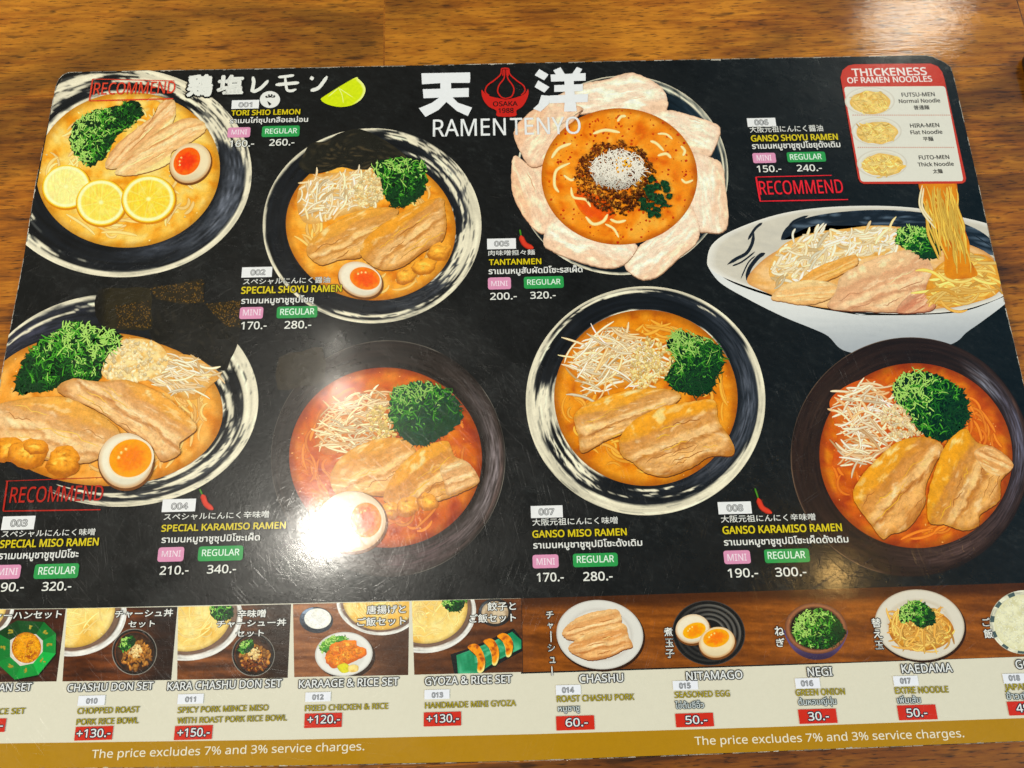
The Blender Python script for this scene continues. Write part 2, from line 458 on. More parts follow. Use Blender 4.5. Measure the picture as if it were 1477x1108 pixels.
# ------------------------------------------------------------------ painters for the printed food
CREAM = (228, 221, 200); INK = (24, 27, 31)
def ang_in(a, a0, a1):
    m = (a0 + a1) / 2; h = (a1 - a0) / 2; d = (a - m + 540) % 360 - 180
    return h - abs(d)
def bowl(art, O, I, strokes, sheens=(), base=INK, cream=CREAM, seed=0., n=264, nr=22):
    A, B = eline(O, n), eline((I[0], I[1], I[2] * .985, I[3] * .985, I[4]), n)
    def fn(x, y, t, a):
        s = fr(math.cos(rad(a)) * 2.2 + seed, math.sin(rad(a)) * 2.2, t * 9, 4)
        s2 = fr(math.cos(rad(a)) * 6 + seed, math.sin(rad(a)) * 6, t * 22 + 5, 3)
        c = mul(base, 1 + .35 * s)
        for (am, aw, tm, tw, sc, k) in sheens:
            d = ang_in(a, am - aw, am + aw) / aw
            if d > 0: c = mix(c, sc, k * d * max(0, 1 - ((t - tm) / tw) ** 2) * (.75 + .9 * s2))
        for (a0, a1, t0, t1, rg) in strokes:
            d = ang_in(a, a0, a1) + s * 30 * rg if a1 - a0 < 360 else 99
            e = min(t - t0, t1 - t) + (s * .16 + s2 * .08) * rg
            k = sstep(-.02, .03, e) * sstep(0, 8, d)
            k *= 1 - sstep(.2, .36, s2 * (1.15 if d < 25 else .62)) * min(1, rg)
            c = mix(c, mul(cream, .95 + .16 * s), k)
        return c
    art.band(A, B, nr, fn, .14)
def soup(art, I, base, dark, light, seed=0, dots=0, dotc=(200, 90, 20), nl=120, nr=24, R=random):
    def fn(x, y, t, a):
        n = fr(x * .045 + seed, y * .045, 1.3); m = fr(x * .13, y * .13, 7 + seed, 3)
        c = mix(base, light, sstep(-.1, .6, n + .4 * m)); c = mix(c, dark, sstep(.05, .75, -n + .3 * m))
        return mix(c, mul(dark, .7), sstep(.9, 1.0, t) * .6)
    art.radial(eline(I, nl), (I[0], I[1]), nr, fn, .22)
    for i in range(dots):
        a, q = R.uniform(0, 6.28), math.sqrt(R.random()) * .95
        x, y = epoint(I, a, q); art.chunk(x, y, R.uniform(.5, 2.0), dotc, mul(dotc, .7), R, 1.2)
    for i in range(dots):                              # beads of fat catching the photographer's light
        x, y = epoint(I, R.uniform(0, 6.28), math.sqrt(R.uniform(.2, .95))); art.chunk(x, y, R.uniform(.5, 1.5), mix(light, (255, 246, 220), .55), light, R, 1.6)
def jit(P, k, R): return [(x + R.uniform(-k, k), y + R.uniform(-k, k)) for x, y in P]
def cen(P): return (sum(p[0] for p in P) / len(P), sum(p[1] for p in P) / len(P))
def meat(art, P, ang, cols, R, fatside=-1, crev=9, seed=0, shadow=True, rimk=.16, pale=0, fib=1.):
    """a slice of roast pork: fat = cap colour, body, dark = seam colour"""
    fat, body, dark = cols; line = jit(spline(P, 9), .5, R); c = cen(P); ca, sa = math.cos(rad(ang)), math.sin(rad(ang))
    if shadow:
        sh = [(x + .4, y + 1.5) for x, y in line]
        art.radial(sh, c, 2, lambda x, y, t, a: mul(dark, .72), .15)
    V = [-(x - c[0]) * sa + (y - c[1]) * ca for x, y in line]; v0, v1 = min(V), max(V); U = [(x - c[0]) * ca + (y - c[1]) * sa for x, y in line]; u0, u1 = min(U), max(U)
    k0 = 62 / (v1 - v0)
    def fn(x, y, t, a):
        u, v = (x - c[0]) * ca + (y - c[1]) * sa, -(x - c[0]) * sa + (y - c[1]) * ca
        q = (v - v0) / (v1 - v0); q = q if fatside < 0 else 1 - q
        w = v * k0 + 5 * fr(u * .03, v * .02, seed + 9)
        n = fr(u * .03 + seed, w * .12, seed); m = fr(u * .07, w * .34, seed + 3, 3); r = fr(u * .022 + 3, w * .17, seed + 6, 2)
        col = mix(body, mul(body, 1.16), sstep(-.15, .55, n))
        col = mix(col, mix(body, dark, .42), sstep(.0, .6, -n * .9 + .6 * m) * .8 * fib)
        col = mul(col, 1 + .10 * fr(u * .05, w * .95, seed + 20, 2))
        seam = sstep(.80, .98, 1 - abs(r) * 2.2)
        col = mix(col, dark, seam * sstep(.34, .55, q) * .62 * fib)
        col = mix(col, mul(fat, 1.22), sstep(.18, .5, m) * (.35 * fib + pale))
        col = mix(col, fat, (1 - sstep(.12, .40, q + .22 * n)) * .95)
        col = mix(col, mul(fat, 1.25), sstep(.1, .5, fr(u * .05, v * .1, seed + 12)) * (1 - sstep(.2, .5, q)) * .5)
        if fib >= 1:                                  # belly pork: cap, seam, lean, fat, lean
            z = q + .10 * fr(u * .018 + seed, w * .02, 2) + .035 * m
            lean = mix(body, dark, .34 + .3 * m); pale_ = mix(body, (246, 224, 186), .6)
            lay = mix(fat, mul(fat, .9), sstep(0, .2, z)); lay = mix(lay, mix(body, dark, .5), sstep(.22, .27, z)); lay = mix(lay, lean, sstep(.28, .36, z))
            lay = mix(lay, pale_, sstep(.44, .50, z)); lay = mix(lay, mix(body, dark, .62), sstep(.58, .61, z)); lay = mix(lay, mix(body, (240, 210, 166), .35), sstep(.63, .70, z)); lay = mix(lay, mix(lean, dark, .2), sstep(.84, .95, z))
            col = mix(col, lay, .62 + .2 * n)
            col = mix(col, (255, 238, 196), sstep(.30, .5, fr(u * .05, w * .09, seed + 40, 3)) * (1 - sstep(.15, .3, q)) * .6)
        if q > .5: col = mix(col, dark, sstep(.80, 1.0, t + .1 * n) * .75 * (q - .3))
        col = mix(col, (252, 236, 204), sstep(.32, .55, fr(u * .035, w * .2, seed + 31, 3)) * .38 * fib)
        return mix(col, mul(fat, .80), sstep(1 - rimk * .6, 1, t) * .4)
    art.radial(line, c, 30, fn, .30)
    for i in range(int(crev * .6)):
        q = R.uniform(.30, .92); q = q if fatside < 0 else 1 - q
        v = v0 + (v1 - v0) * q; u = (u0 + u1) / 2 + R.uniform(-.32, .32) * (u1 - u0); L = R.uniform(.12, .4) * (u1 - u0)
        pts = []
        for k in range(9):
            uu = u + L * (k / 8 - .5); vv = v + (v1 - v0) * (.05 * fr(uu * .06, i * 3.1 + seed) + .015 * R.uniform(-1, 1))
            x, y = c[0] + uu * ca - vv * sa, c[1] + uu * sa + vv * ca
            if inpoly(line, x, y): pts.append((x, y))
        if len(pts) > 3:
            k = R.random()
            art.ribbon(pts, R.uniform(.7, 1.7), mix(body, dark, .35), mix(body, dark, .75) if k < .62 else mul(fat, 1.15), .1, .1)
def egg(art, O, Yk, warm=(250, 238, 212), rim=(196, 128, 66), yo=(238, 128, 20), yi=(205, 62, 14), seed=0):
    art.radial(eline((O[0] + .8, O[1] + 2, O[2] * 1.05, O[3] * 1.05, O[4]), 48), O[:2], 2, lambda *a: mul(rim, .55), .1)
    art.radial(eline(O, 56), O[:2], 12, lambda x, y, t, a: mix(mix(warm, mul(warm, .93), sstep(.2, .9, (y - O[1]) / O[3])), mix(rim, warm, .25), sstep(.84, 1, t) * (.45 + .55 * sstep(-.5, .9, (y - O[1]) / O[3]))), .06)
    art.radial(eline((Yk[0], Yk[1], Yk[2] * 1.1, Yk[3] * 1.1, Yk[4]), 44), Yk[:2], 4, lambda x, y, t, a: mix((246, 190, 90), warm, sstep(.86, 1, t)), .06)
    art.radial(eline(Yk, 44), Yk[:2], 10, lambda x, y, t, a: mix(mix(yi, mul(yi, 1.2), fr(x * .15, y * .15, seed)), yo, sstep(.35, .98, t + .35 * fr(x * .2, y * .2, seed + 4))), .14)
    for k in range(3):
        a = 3.6 + k * .5; x, y = epoint(Yk, a, .55); art.chunk(x, y, Yk[2] * .10, (255, 226, 170), yo, random.Random(k), 1.8)
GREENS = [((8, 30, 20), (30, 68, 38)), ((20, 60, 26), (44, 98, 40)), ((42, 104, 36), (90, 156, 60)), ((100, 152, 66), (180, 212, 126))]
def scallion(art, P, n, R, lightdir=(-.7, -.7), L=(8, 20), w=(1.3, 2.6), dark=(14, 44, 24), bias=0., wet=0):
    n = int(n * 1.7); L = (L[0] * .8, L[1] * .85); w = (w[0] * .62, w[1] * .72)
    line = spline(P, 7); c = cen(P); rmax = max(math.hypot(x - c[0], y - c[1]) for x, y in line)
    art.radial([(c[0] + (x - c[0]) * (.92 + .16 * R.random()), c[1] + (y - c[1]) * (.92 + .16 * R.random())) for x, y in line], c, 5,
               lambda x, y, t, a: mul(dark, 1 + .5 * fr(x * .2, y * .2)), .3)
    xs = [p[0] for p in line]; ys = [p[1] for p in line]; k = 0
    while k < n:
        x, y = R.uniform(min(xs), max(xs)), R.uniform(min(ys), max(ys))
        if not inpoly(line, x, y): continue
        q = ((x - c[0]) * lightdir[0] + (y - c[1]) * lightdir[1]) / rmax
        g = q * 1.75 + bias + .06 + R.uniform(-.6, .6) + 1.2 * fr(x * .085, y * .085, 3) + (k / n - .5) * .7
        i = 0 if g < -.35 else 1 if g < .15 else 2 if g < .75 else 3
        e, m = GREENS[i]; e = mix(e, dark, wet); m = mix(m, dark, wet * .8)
        if R.random() < .36:                          # short cut rings with pale ends
            art.strand(x, y, R.uniform(0, 6.28), R.uniform(3.2, 6.2), R.uniform(1.1, 2.0), R.choice((-1, 1)) * R.uniform(2, 5), e, mix(m, (214, 226, 170), .35 * R.random() if i > 1 else 0), 6, .3, .1, R)
        else: art.strand(x, y, R.uniform(0, 6.28), R.uniform(*L) * R.uniform(.6, 1.15), R.uniform(*w), R.uniform(-2.0, 2.0), e, m, 5, .6, .1, R)
        k += 1
def strands(art, reg, n, R, L, w, edge, mid, ang=(0, 6.28), curv=1.2, vary=.16, wob=.4, box=None, seg=7):
    xs = box or (min(p[0] for p in reg), max(p[0] for p in reg), min(p[1] for p in reg), max(p[1] for p in reg)); k = 0
    while k < n:
        x, y = R.uniform(xs[0], xs[1]), R.uniform(xs[2], xs[3])
        if not inpoly(reg, x, y): continue
        f = 1 + R.uniform(-vary, vary * .6) + .12 * fr(x * .06, y * .06); d = R.random(); al = R.uniform(*ang); ww = R.uniform(*w) * 1.22; LL = R.uniform(*L); hx, hy = math.cos(al) * LL * .42, math.sin(al) * LL * .42
        if R.random() < .85 and not (inpoly(reg, x + hx, y + hy) and inpoly(reg, x - hx, y - hy)): 
            if R.random() < .93: continue
        art.strand(x, y, al, LL, ww, R.uniform(-curv, curv), mul(edge, f), mix(mul(mid, f), mul(edge, f), d * d * .6), seg, wob, .1, R); k += 1
def heap(art, reg, n, R, r, col, dark, el=1.5, vary=.2):
    xs = (min(p[0] for p in reg), max(p[0] for p in reg), min(p[1] for p in reg), max(p[1] for p in reg)); k = 0
    while k < n:
        x, y = R.uniform(xs[0], xs[1]), R.uniform(xs[2], xs[3])
        if not inpoly(reg, x, y): continue
        f = 1 + R.uniform(-vary, vary * .35); art.chunk(x, y, R.uniform(*r), mul(col, f), mul(dark, f), R, el); k += 1
def patch(art, P, fn, g=.25, nr=12, sm=6): art.radial(spline(P, sm) if sm else P, cen(P), nr, fn, g)
def mound(art, P, col, dark, seed=0, g=.25, f=.08):
    patch(art, P, lambda x, y, t, a: mix(mix(col, dark, sstep(-.1, .6, fr(x * f, y * f, seed))), dark, sstep(.75, 1.05, t) * .7), g)
def noodles(art, I, n, R, edge, mid, L=(22, 56), w=(3.8, 5.6), curv=2.8, rmin=.45, blend=None, ang=None):
    for i in range(n):
        a, q = R.uniform(*(ang or (0, 6.28))), R.uniform(rmin, .87); x, y = epoint(I, a, q); f = R.uniform(.88, 1.06)
        e, m = mul(edge, f), mul(mid, f)
        if blend: k = R.uniform(.0, .35); e, m = mix(e, blend, k), mix(m, blend, k)
        art.strand(x, y, a + 1.57 + R.uniform(-.55, .55) * (1.25 - q), R.uniform(*L) * (1.3 - .45 * q), R.uniform(*w), R.choice((-1, 1)) * R.uniform(.3, curv), e, m, 9, .3, .1, R)
def lumps(art, L, R, col=(226, 166, 76), dark=(150, 92, 36)):
    for x, y, r, q in L:
        E = (x, y, r, r * q, R.uniform(-.6, .2)); s_ = R.uniform(0, 50)
        P = [(X + r * .22 * fr(math.cos(k) + s_, math.sin(k)), Y + r * .22 * fr(math.cos(k) + s_, math.sin(k), 5)) for k, (X, Y) in zip(np.linspace(0, 6.283, 34), eline(E, 34))]
        art.radial(P, (x - r * .1, y - r * .2), 10, lambda X, Y, t, a: mix(mix(mix((246, 200, 104), col, sstep(0, .5, t + .5 * fr(X * .12, Y * .3, s_))), mix(col, dark, .7), sstep(.6, 1.1, t + .35 * (Y - y) / r)), dark, sstep(.2, .6, fr(X * .1, Y * .25, s_ + 3)) * .5), .3)
class Dish:
    zs = 0
    def __init__(s, label, clip=None, z=8, name='ramen_picture'):
        Dish.zs += 1.3; s.z = z + Dish.zs; s.clip = clip; s.root = None; s.label = label; s.name = name
    def part(s, name, fn, dz=.2, label=None):
        a = Art(s.z, dz); fn(a); s.z = a.z + 2
        o = a.build(name if s.root else s.name, s.root or menu, s.label if not s.root else label, s.clip)
        if not s.root: s.root = o
        return o
def wood_print(art, Q, seed=0, dark=(44, 26, 16), light=(128, 76, 38), nx=56, ny=40, ang=0., fx=.012, fy=.11, shade=None):
    """a printed photograph of a wooden table filling the four-sided window Q (tl, tr, br, bl)"""
    vs = []; cs = []; fs = []
    for j in range(ny + 1):
        for i in range(nx + 1):
            u, v = i / nx, j / ny
            a = mix(Q[0], Q[1], u); b = mix(Q[3], Q[2], u); x, y = mix(a, b, v); vs.append((x, y))
            p, q = x * math.cos(ang) + y * math.sin(ang), -x * math.sin(ang) + y * math.cos(ang)
            n = .5 + .55 * fr(p * fx + seed, q * fy, seed, 5) + .22 * fr(p * .05, q * .5, seed + 2, 2)
            c = mix(dark, light, n)
            if shade: c = mix(c, *shade(u, v))
            cs.append((*c, .3))
    for j in range(ny):
        for i in range(nx):
            o = j * (nx + 1) + i; fs.append((o, o + 1, o + nx + 2, o + nx + 1))
    art.add(vs, fs, cs)
def rrect(Q, r, n=5):
    """four photo corners tl tr br bl with rounded corners, r in photo pixels"""
    out = []
    for i in range(4):
        p, a, b = Q[i], Q[i - 1], Q[(i + 1) % 4]
        la, lb = math.dist(p, a), math.dist(p, b)
        A = mix(p, a, r / la); B = mix(p, b, r / lb)
        for k in range(n + 1):
            t = k / n; out.append(mix(mix(A, p, t), mix(p, B, t), t))
    return out

# ------------------------------------------------------------------ windows of the photograph that were measured
Z1, Z2, Z3, Z4 = Z(0, 60, .3248), Z(330, 60, .3792), Z(690, 70, .3519), Z(1000, 60, .4151)
Z5, Z6, Z7, Z8 = Z(0, 390, .4333), Z(380, 460, .37), Z(730, 400, .4244), Z(1020, 470, .361)
B1, B2, B3, B4, B5 = Z(0, 840, .2419), Z(230, 840, .2419), Z(420, 840, .2419), Z(750, 830, .2509), Z(1090, 830, .262)
T6, TL, TJ, ZC4, ZC5 = Z(1190, 0, .2616), Z(600, 80, .176), Z(250, 90, .1963), Z(220, 710, .1354), Z(690, 330, .1151)
PORK = ((224, 164, 70), (218, 176, 120), (140, 86, 40)); PORKP = ((226, 178, 110), (222, 184, 142), (150, 100, 66))

# 001 chicken salt lemon ramen
d = Dish('bowl of pale ramen with three lemon slices, chicken, egg and scallions printed at the top left', CARD_L)
R = random.Random(1); O = (174, 249, 189, 151, 0.); I = Z1.el(568, 570, 409, 345, -4)
d.part('bowl', lambda a: bowl(a, O, I, [(150, 262, .0, .58, .8), (262, 330, -.1, .62, .9), (318, 350, -.1, 1.1, .6), (-12, 160, -.1, .17, .25), (118, 175, -.1, .30, .9), (168, 300, .86, 1.2, .35)],
       [(20, 55, .5, .42, (120, 124, 134), .9), (75, 30, .75, .3, (90, 94, 104), .6)], seed=1.))
d.part('soup', lambda a: soup(a, I, (232, 186, 94), (212, 146, 48), (242, 208, 134), 2, 20, (240, 214, 150), R=R))
d.part('noodles', lambda a: noodles(a, I, 64, R, (196, 146, 66), (248, 222, 164), blend=(226, 184, 104), rmin=.5))
d.part('chashu', lambda a: (meat(a, Z1([(470, 560), (500, 480), (600, 390), (680, 330), (715, 270), (772, 262), (778, 330), (745, 385), (660, 430), (560, 545)]), -45, ((240, 214, 158), (224, 184, 138), (168, 116, 72)), R, 1, 8, 1),
       meat(a, Z1([(515, 570), (610, 475), (700, 400), (820, 342), (900, 355), (912, 395), (850, 445), (765, 490), (750, 540), (640, 585), (540, 595)]), -28, ((244, 222, 160), (232, 200, 152), (176, 120, 76)), R, 1, 9, 2)), label='pale chicken slices')
d.part('egg', lambda a: egg(a, Z1.el(845, 540, 96, 84, -38), Z1.el(830, 532, 66, 54, -50), (248, 228, 184), yo=(232, 112, 24), yi=(202, 66, 16)))
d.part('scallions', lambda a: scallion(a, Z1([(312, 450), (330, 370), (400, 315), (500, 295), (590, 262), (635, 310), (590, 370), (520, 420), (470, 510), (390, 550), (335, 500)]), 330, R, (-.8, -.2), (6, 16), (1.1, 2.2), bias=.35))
def lemon(a, E, R, flesh=(236, 176, 40)):
    a.radial(eline((E[0] + .6, E[1] + 1.5, E[2] * 1.04, E[3] * 1.04, E[4]), 50), E[:2], 2, lambda *q: (196, 134, 40), .1)
    na = 10; off = R.uniform(0, .6)
    def fn(x, y, t, an):
        w = abs(((an + off) * na / 6.2832) % 1 - .5) * 2
        f = mix(flesh, mul(flesh, 1.14), .5 + 1.2 * nz(x * .5, y * .12 + an * 4)); f = mix(f, (252, 230, 150), sstep(.84, .98, w) * .6); f = mix(f, (250, 224, 140), sstep(.0, .5, fr(x * .08, y * .08, 2)) * .5)
        f = mix(f, (252, 236, 180), 1 - sstep(.04, .13, t)); f = mix(f, (253, 240, 190), sstep(.78, .85, t)); return mix(f, (236, 190, 56), sstep(.91, .98, t))
    a.radial(eline(E, 90), E[:2], 26, fn, .12)
for q, k in (((295, 645, 106, 96, -8), (240, 214, 150)), ((450, 715, 110, 102, 0), (236, 200, 104)), ((660, 700, 118, 104, -5), (234, 192, 84))):
    d.part('lemon_slice', lambda a: lemon(a, Z1.el(*q), R, k))

# 002 special shoyu ramen
d = Dish('bowl of ramen with dark seaweed sheet, two pork slices and egg, printed left of the centre logo', CARD_L)
R = random.Random(2); O = Z2.el(545, 701, 416, 371, 0); I = Z2.el(540, 706, 324, 278, 8)
d.part('bowl', lambda a: bowl(a, O, I, [(150, 278, -.1, .10, .25), (278, 318, .0, .30, .9), (312, 398, -.1, .46, .7), (352, 400, -.1, .85, 1.0), (20, 160, -.1, .14, .3), (28, 110, .22, .34, .8), (300, 345, .55, .75, 1.)],
       [(40, 60, .6, .4, (96, 98, 104), .7), (330, 40, .5, .4, (90, 92, 98), .6)], seed=2.))
d.part('soup', lambda a: soup(a, I, (222, 158, 66), (196, 122, 36), (234, 180, 96), 3, 26, (226, 168, 70), R=R))
d.part('noodles', lambda a: noodles(a, I, 60, R, (190, 130, 58), (244, 206, 138), blend=(214, 160, 84), rmin=.6))
d.part('seaweed', lambda a: patch(a, Z2([(414, 352), (500, 333), (600, 380), (665, 428), (668, 455), (590, 470), (500, 492), (430, 478), (380, 494), (310, 504), (265, 470), (285, 430), (312, 388), (375, 378)]), lambda x, y, t, an: mix((34, 34, 30), (84, 74, 56), sstep(.1, .6, fr(x * .25, y * .3)) * .8), .5, 14, 3))
P = Z2([(268, 560), (330, 510), (420, 498), (520, 488), (590, 520), (585, 590), (540, 630), (440, 660), (350, 690), (290, 690), (262, 640)])
d.part('bean_sprouts', lambda a: (mound(a, P, (220, 186, 130), (196, 146, 80), 1), strands(a, P, 150, R, (10, 32), (2.0, 3.4), (196, 154, 96), (252, 242, 216), (1.2, 3.4), 1.3)))
P2 = Z2([(490, 520), (530, 492), (590, 520), (585, 600), (550, 632), (500, 630), (470, 580)])
d.part('minced_garlic', lambda a: heap(a, P2, 190, R, (1.3, 2.9), (248, 236, 196), (214, 178, 116)))
d.part('chashu', lambda a: (meat(a, Z2([(295, 800), (330, 740), (420, 680), (540, 636), (645, 640), (600, 700), (540, 760), (505, 820), (420, 830), (350, 850)]), -24, ((222, 166, 84), (216, 170, 108), (144, 92, 44)), R, -1, 9, 3),
       meat(a, Z2([(500, 805), (530, 740), (640, 660), (770, 602), (815, 600), (822, 640), (828, 700), (810, 760), (740, 800), (660, 858), (590, 870), (540, 850)]), -36, ((222, 160, 70), (216, 170, 112), (134, 82, 38)), R, -1, 16, 4)))
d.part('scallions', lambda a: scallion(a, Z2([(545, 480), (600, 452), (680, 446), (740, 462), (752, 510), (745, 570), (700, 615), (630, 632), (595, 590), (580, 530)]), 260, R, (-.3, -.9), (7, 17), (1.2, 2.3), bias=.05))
d.part('bamboo_shoots', lambda a: lumps(a, [(*Z2(672, 895), 15, .75), (*Z2(740, 858), 17, .7), (*Z2(800, 800), 18, .72)], R))
d.part('egg', lambda a: egg(a, Z2.el(500, 906, 86, 64, 24), Z2.el(518, 902, 58, 42, 15), yo=(238, 134, 24), yi=(214, 92, 20)))

# 005 tantanmen
d = Dish('plate of spicy minced pork ramen ringed by pale meat petals, printed at the top centre', CARD_L)
R = random.Random(5); O = Z3.el(590, 520, 434, 408, -6); I = Z3.el(578, 525, 320, 280, 0)
d.part('bowl', lambda a: bowl(a, O, I, [(285, 390, -.1, .06, .2), (290, 372, .10, .15, .3), (30, 290, -.1, .05, .3)], [(330, 40, .3, .3, (70, 84, 96), .6)], base=(16, 26, 32), seed=5.))
PALE = ((226, 196, 170), (236, 214, 194), (212, 172, 142))
petals = [([(300, 215), (420, 150), (530, 125), (620, 100), (690, 120), (750, 160), (775, 210), (765, 255), (690, 285), (600, 262), (480, 262), (400, 265)], -8, 1),
 ([(690, 280), (770, 253), (850, 268), (950, 300), (992, 332), (962, 420), (938, 442), (870, 430), (820, 360), (760, 310)], 20, 1),
 ([(862, 430), (960, 450), (1000, 480), (1012, 560), (1024, 700), (1000, 752), (930, 752), (895, 740), (860, 640), (880, 560)], 84, -1),
 ([(135, 500), (150, 440), (210, 478), (270, 480), (290, 560), (310, 640), (340, 690), (280, 757), (230, 740), (175, 670), (140, 590)], 70, 1),
 ([(145, 350), (180, 290), (290, 215), (420, 240), (412, 270), (340, 360), (310, 440), (260, 478), (210, 482), (170, 420)], -55, -1),
 ([(600, 890), (650, 820), (700, 780), (790, 730), (850, 643), (882, 660), (907, 740), (890, 800), (830, 850), (740, 930), (680, 947), (640, 932)], -38, 1),
 ([(268, 800), (285, 720), (360, 668), (430, 740), (500, 780), (642, 800), (632, 850), (580, 892), (500, 897), (380, 862), (300, 828)], 14, 1)]
def petal_art(a):
    for i, (P, an, fs) in enumerate(petals):
        pk = PALE if i not in (3, 4) else ((224, 186, 156), (226, 198, 174), (196, 148, 116))
        meat(a, Z3(P), an, pk, R, fs, 3, 10 + i, True, .12, .02, .22)
d.part('chashu', petal_art, label='pale roast pork slices laid like petals round the soup')
d.part('soup', lambda a: (soup(a, I, (220, 144, 52), (198, 106, 26), (234, 170, 82), 5, 0, R=R),
   [a.chunk(*epoint(I, R.uniform(0, 6.28), math.sqrt(R.uniform(.1, .95))), R.uniform(.5, 2.3), R.choice(((190, 70, 14), (170, 52, 10), (206, 96, 20))), (150, 50, 10), R, 1.1) for i in range(260)],
   mound(a, Z3([(390, 600), (450, 590), (520, 620), (560, 680), (520, 715), (430, 680)]), (204, 92, 16), (212, 118, 28), 2)))
def nood5(a):
    for pts in ([(375, 470), (320, 500), (312, 560), (330, 590)], [(350, 520), (380, 540), (400, 530)], [(380, 570), (390, 610), (440, 620), (460, 650)], [(440, 690), (470, 720), (510, 710), (530, 680)], [(520, 720), (555, 740), (575, 775)],
                [(540, 700), (570, 712), (605, 705)], [(735, 350), (770, 352), (795, 372)], [(705, 380), (730, 390), (760, 420)], [(830, 400), (846, 420), (838, 440)], [(735, 440), (770, 432), (790, 450)], [(832, 535), (850, 550), (880, 540)], [(570, 300), (585, 280), (605, 278)], [(470, 350), (520, 335), (580, 345)], [(300, 450), (330, 410), (380, 390)]):
        a.ribbon(spline(Z3(pts), 5, False), R.uniform(3.6, 5.2), (222, 160, 76), (250, 226, 176), .1)
d.part('noodles', nood5)
P = Z3([(375, 470), (390, 400), (480, 380), (560, 375), (650, 390), (710, 420), (730, 500), (700, 560), (680, 640), (620, 690), (540, 680), (480, 620), (430, 570)])
def mince(a):
    for k in range(1250):
        an, t = R.uniform(0, 6.283), math.sqrt(R.random()); x, y = epoint(Z3.el(560, 532, 168, 150, 12), an, t * (1 + .2 * fr(math.cos(an) * 2, math.sin(an) * 2, 4)))
        b = R.random(); f = R.uniform(.7, 1.1) * (1 - .35 * sstep(-.3, .8, math.cos(an - .5)) * t)
        a.chunk(x, y, R.uniform(1.0, 2.7), mul((206, 134, 58) if b < .4 else (168, 96, 36) if b < .7 else (104, 54, 22), f), mul((66, 32, 12), f), R)
d.part('minced_pork', mince, .5)
P = Z3.el(572, 500, 104, 72, -6)
def threads(a):
    for k in range(420):
        an, t = R.uniform(0, 6.28), math.sqrt(R.random()); x, y = epoint(P, an, t * 1.02 * (1 + .15 * fr(math.cos(an) * 3, math.sin(an) * 3, 2))); s_ = 1 - .2 * sstep(0, .9, (y - P[1]) / P[3] * t + .3 * fr(x * .2, y * .2))
        a.strand(x, y, R.uniform(0, 6.28), R.uniform(8, 20), R.uniform(.8, 1.5), R.uniform(-1.8, 1.8), mul((216, 190, 152), s_), mul((255, 252, 240), s_), 6, .6, .05, R)
    heap(a, eline(Z3.el(590, 480, 44, 34), 16), 20, R, (1.2, 2.6), (246, 200, 80), (224, 150, 50))
d.part('chili_threads', threads, .15, label='white mound of fine threads')
P = Z3([(690, 540), (730, 510), (790, 550), (812, 580), (775, 620), (785, 660), (720, 712), (680, 660), (640, 655), (680, 610)])
d.part('coriander', lambda a: [patch(a, jit([(x + 5 * math.cos(k), y + 4 * math.sin(k)) for k in (0, 1.1, 2.2, 3.3, 4.4, 5.4)], 2.2, R), lambda X, Y, t, an: mul((26, 58, 36), 1 + .7 * fr(X * .3, Y * .3, 1)), .2, 4, 3) for (x, y) in [(R.uniform(*Z3(660, 0)[:1], Z3(790, 0)[0]), R.uniform(Z3(0, 530)[1], Z3(0, 690)[1])) for _ in range(60)] if inpoly(P, x, y)])

# 006 ganso shoyu ramen, seen from the side
d = Dish('deep white bowl seen from the side with noodles lifted above it, printed at the right', CARD_L)
R = random.Random(6)
rim = Z4([(48, 765), (66, 705), (140, 655), (290, 602), (450, 577), (640, 571), (800, 582), (930, 610), (1040, 640), (1110, 690), (1130, 780), (1095, 870), (1000, 915), (900, 938), (760, 946), (600, 941), (400, 914), (250, 872), (120, 826), (62, 792)])
body = Z4([(48, 770), (120, 830), (250, 880), (420, 925), (600, 948), (780, 950), (950, 935), (1100, 880), (1085, 910), (1000, 975), (950, 1010), (900, 1050), (760, 1085), (620, 1090), (520, 1072), (470, 1025), (420, 1000), (310, 955), (190, 895), (90, 835)])
def b6(a):
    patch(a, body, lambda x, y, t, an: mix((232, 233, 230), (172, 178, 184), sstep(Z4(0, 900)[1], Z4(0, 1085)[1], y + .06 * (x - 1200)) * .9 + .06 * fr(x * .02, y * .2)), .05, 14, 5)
    L = spline(rim, 6)
    patch(a, rim, lambda x, y, t, an: mix(mix((224, 216, 198), (204, 198, 184), .5 + .6 * fr(x * .03, y * .12)), (240, 236, 226), sstep(.94, 1, t)), .06, 16, 6)
    ink = (28, 34, 42)
    for P in ([(305, 690), (330, 640), (420, 606), (560, 588), (700, 586), (850, 604), (980, 650), (1045, 700), (1050, 745), (950, 705), (860, 680), (740, 655), (640, 640), (520, 640), (420, 640), (350, 668)],):
        patch(a, Z4(P), lambda x, y, t, an: mix(ink, (110, 124, 138), sstep(.1, .5, fr(x * .02, y * .35, 4)) * .75), .12, 10, 5)
    for pts, w in (([(118, 775), (150, 755), (185, 735), (205, 700), (210, 660)], 5), ([(135, 780), (170, 765), (215, 730)], 2.5), ([(190, 690), (215, 650), (240, 630)], 4), ([(185, 830), (195, 790), (225, 750), (250, 735)], 6), ([(165, 825), (190, 770), (215, 745)], 2), ([(330, 650), (350, 625), (400, 605)], 4), ([(420, 660), (450, 640), (530, 622)], 2), ([(880, 640), (960, 665), (1040, 715)], 1.6)):
        a.ribbon(spline(Z4(pts), 6, False), w, (60, 62, 64), ink, .1, .1)
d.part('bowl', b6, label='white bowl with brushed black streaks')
sp = Z4([(186, 830), (230, 770), (300, 722), (400, 684), (520, 660), (720, 644), (860, 676), (1010, 728), (1075, 800), (1065, 868), (930, 915), (760, 937), (600, 934), (450, 925), (330, 900), (230, 862)])
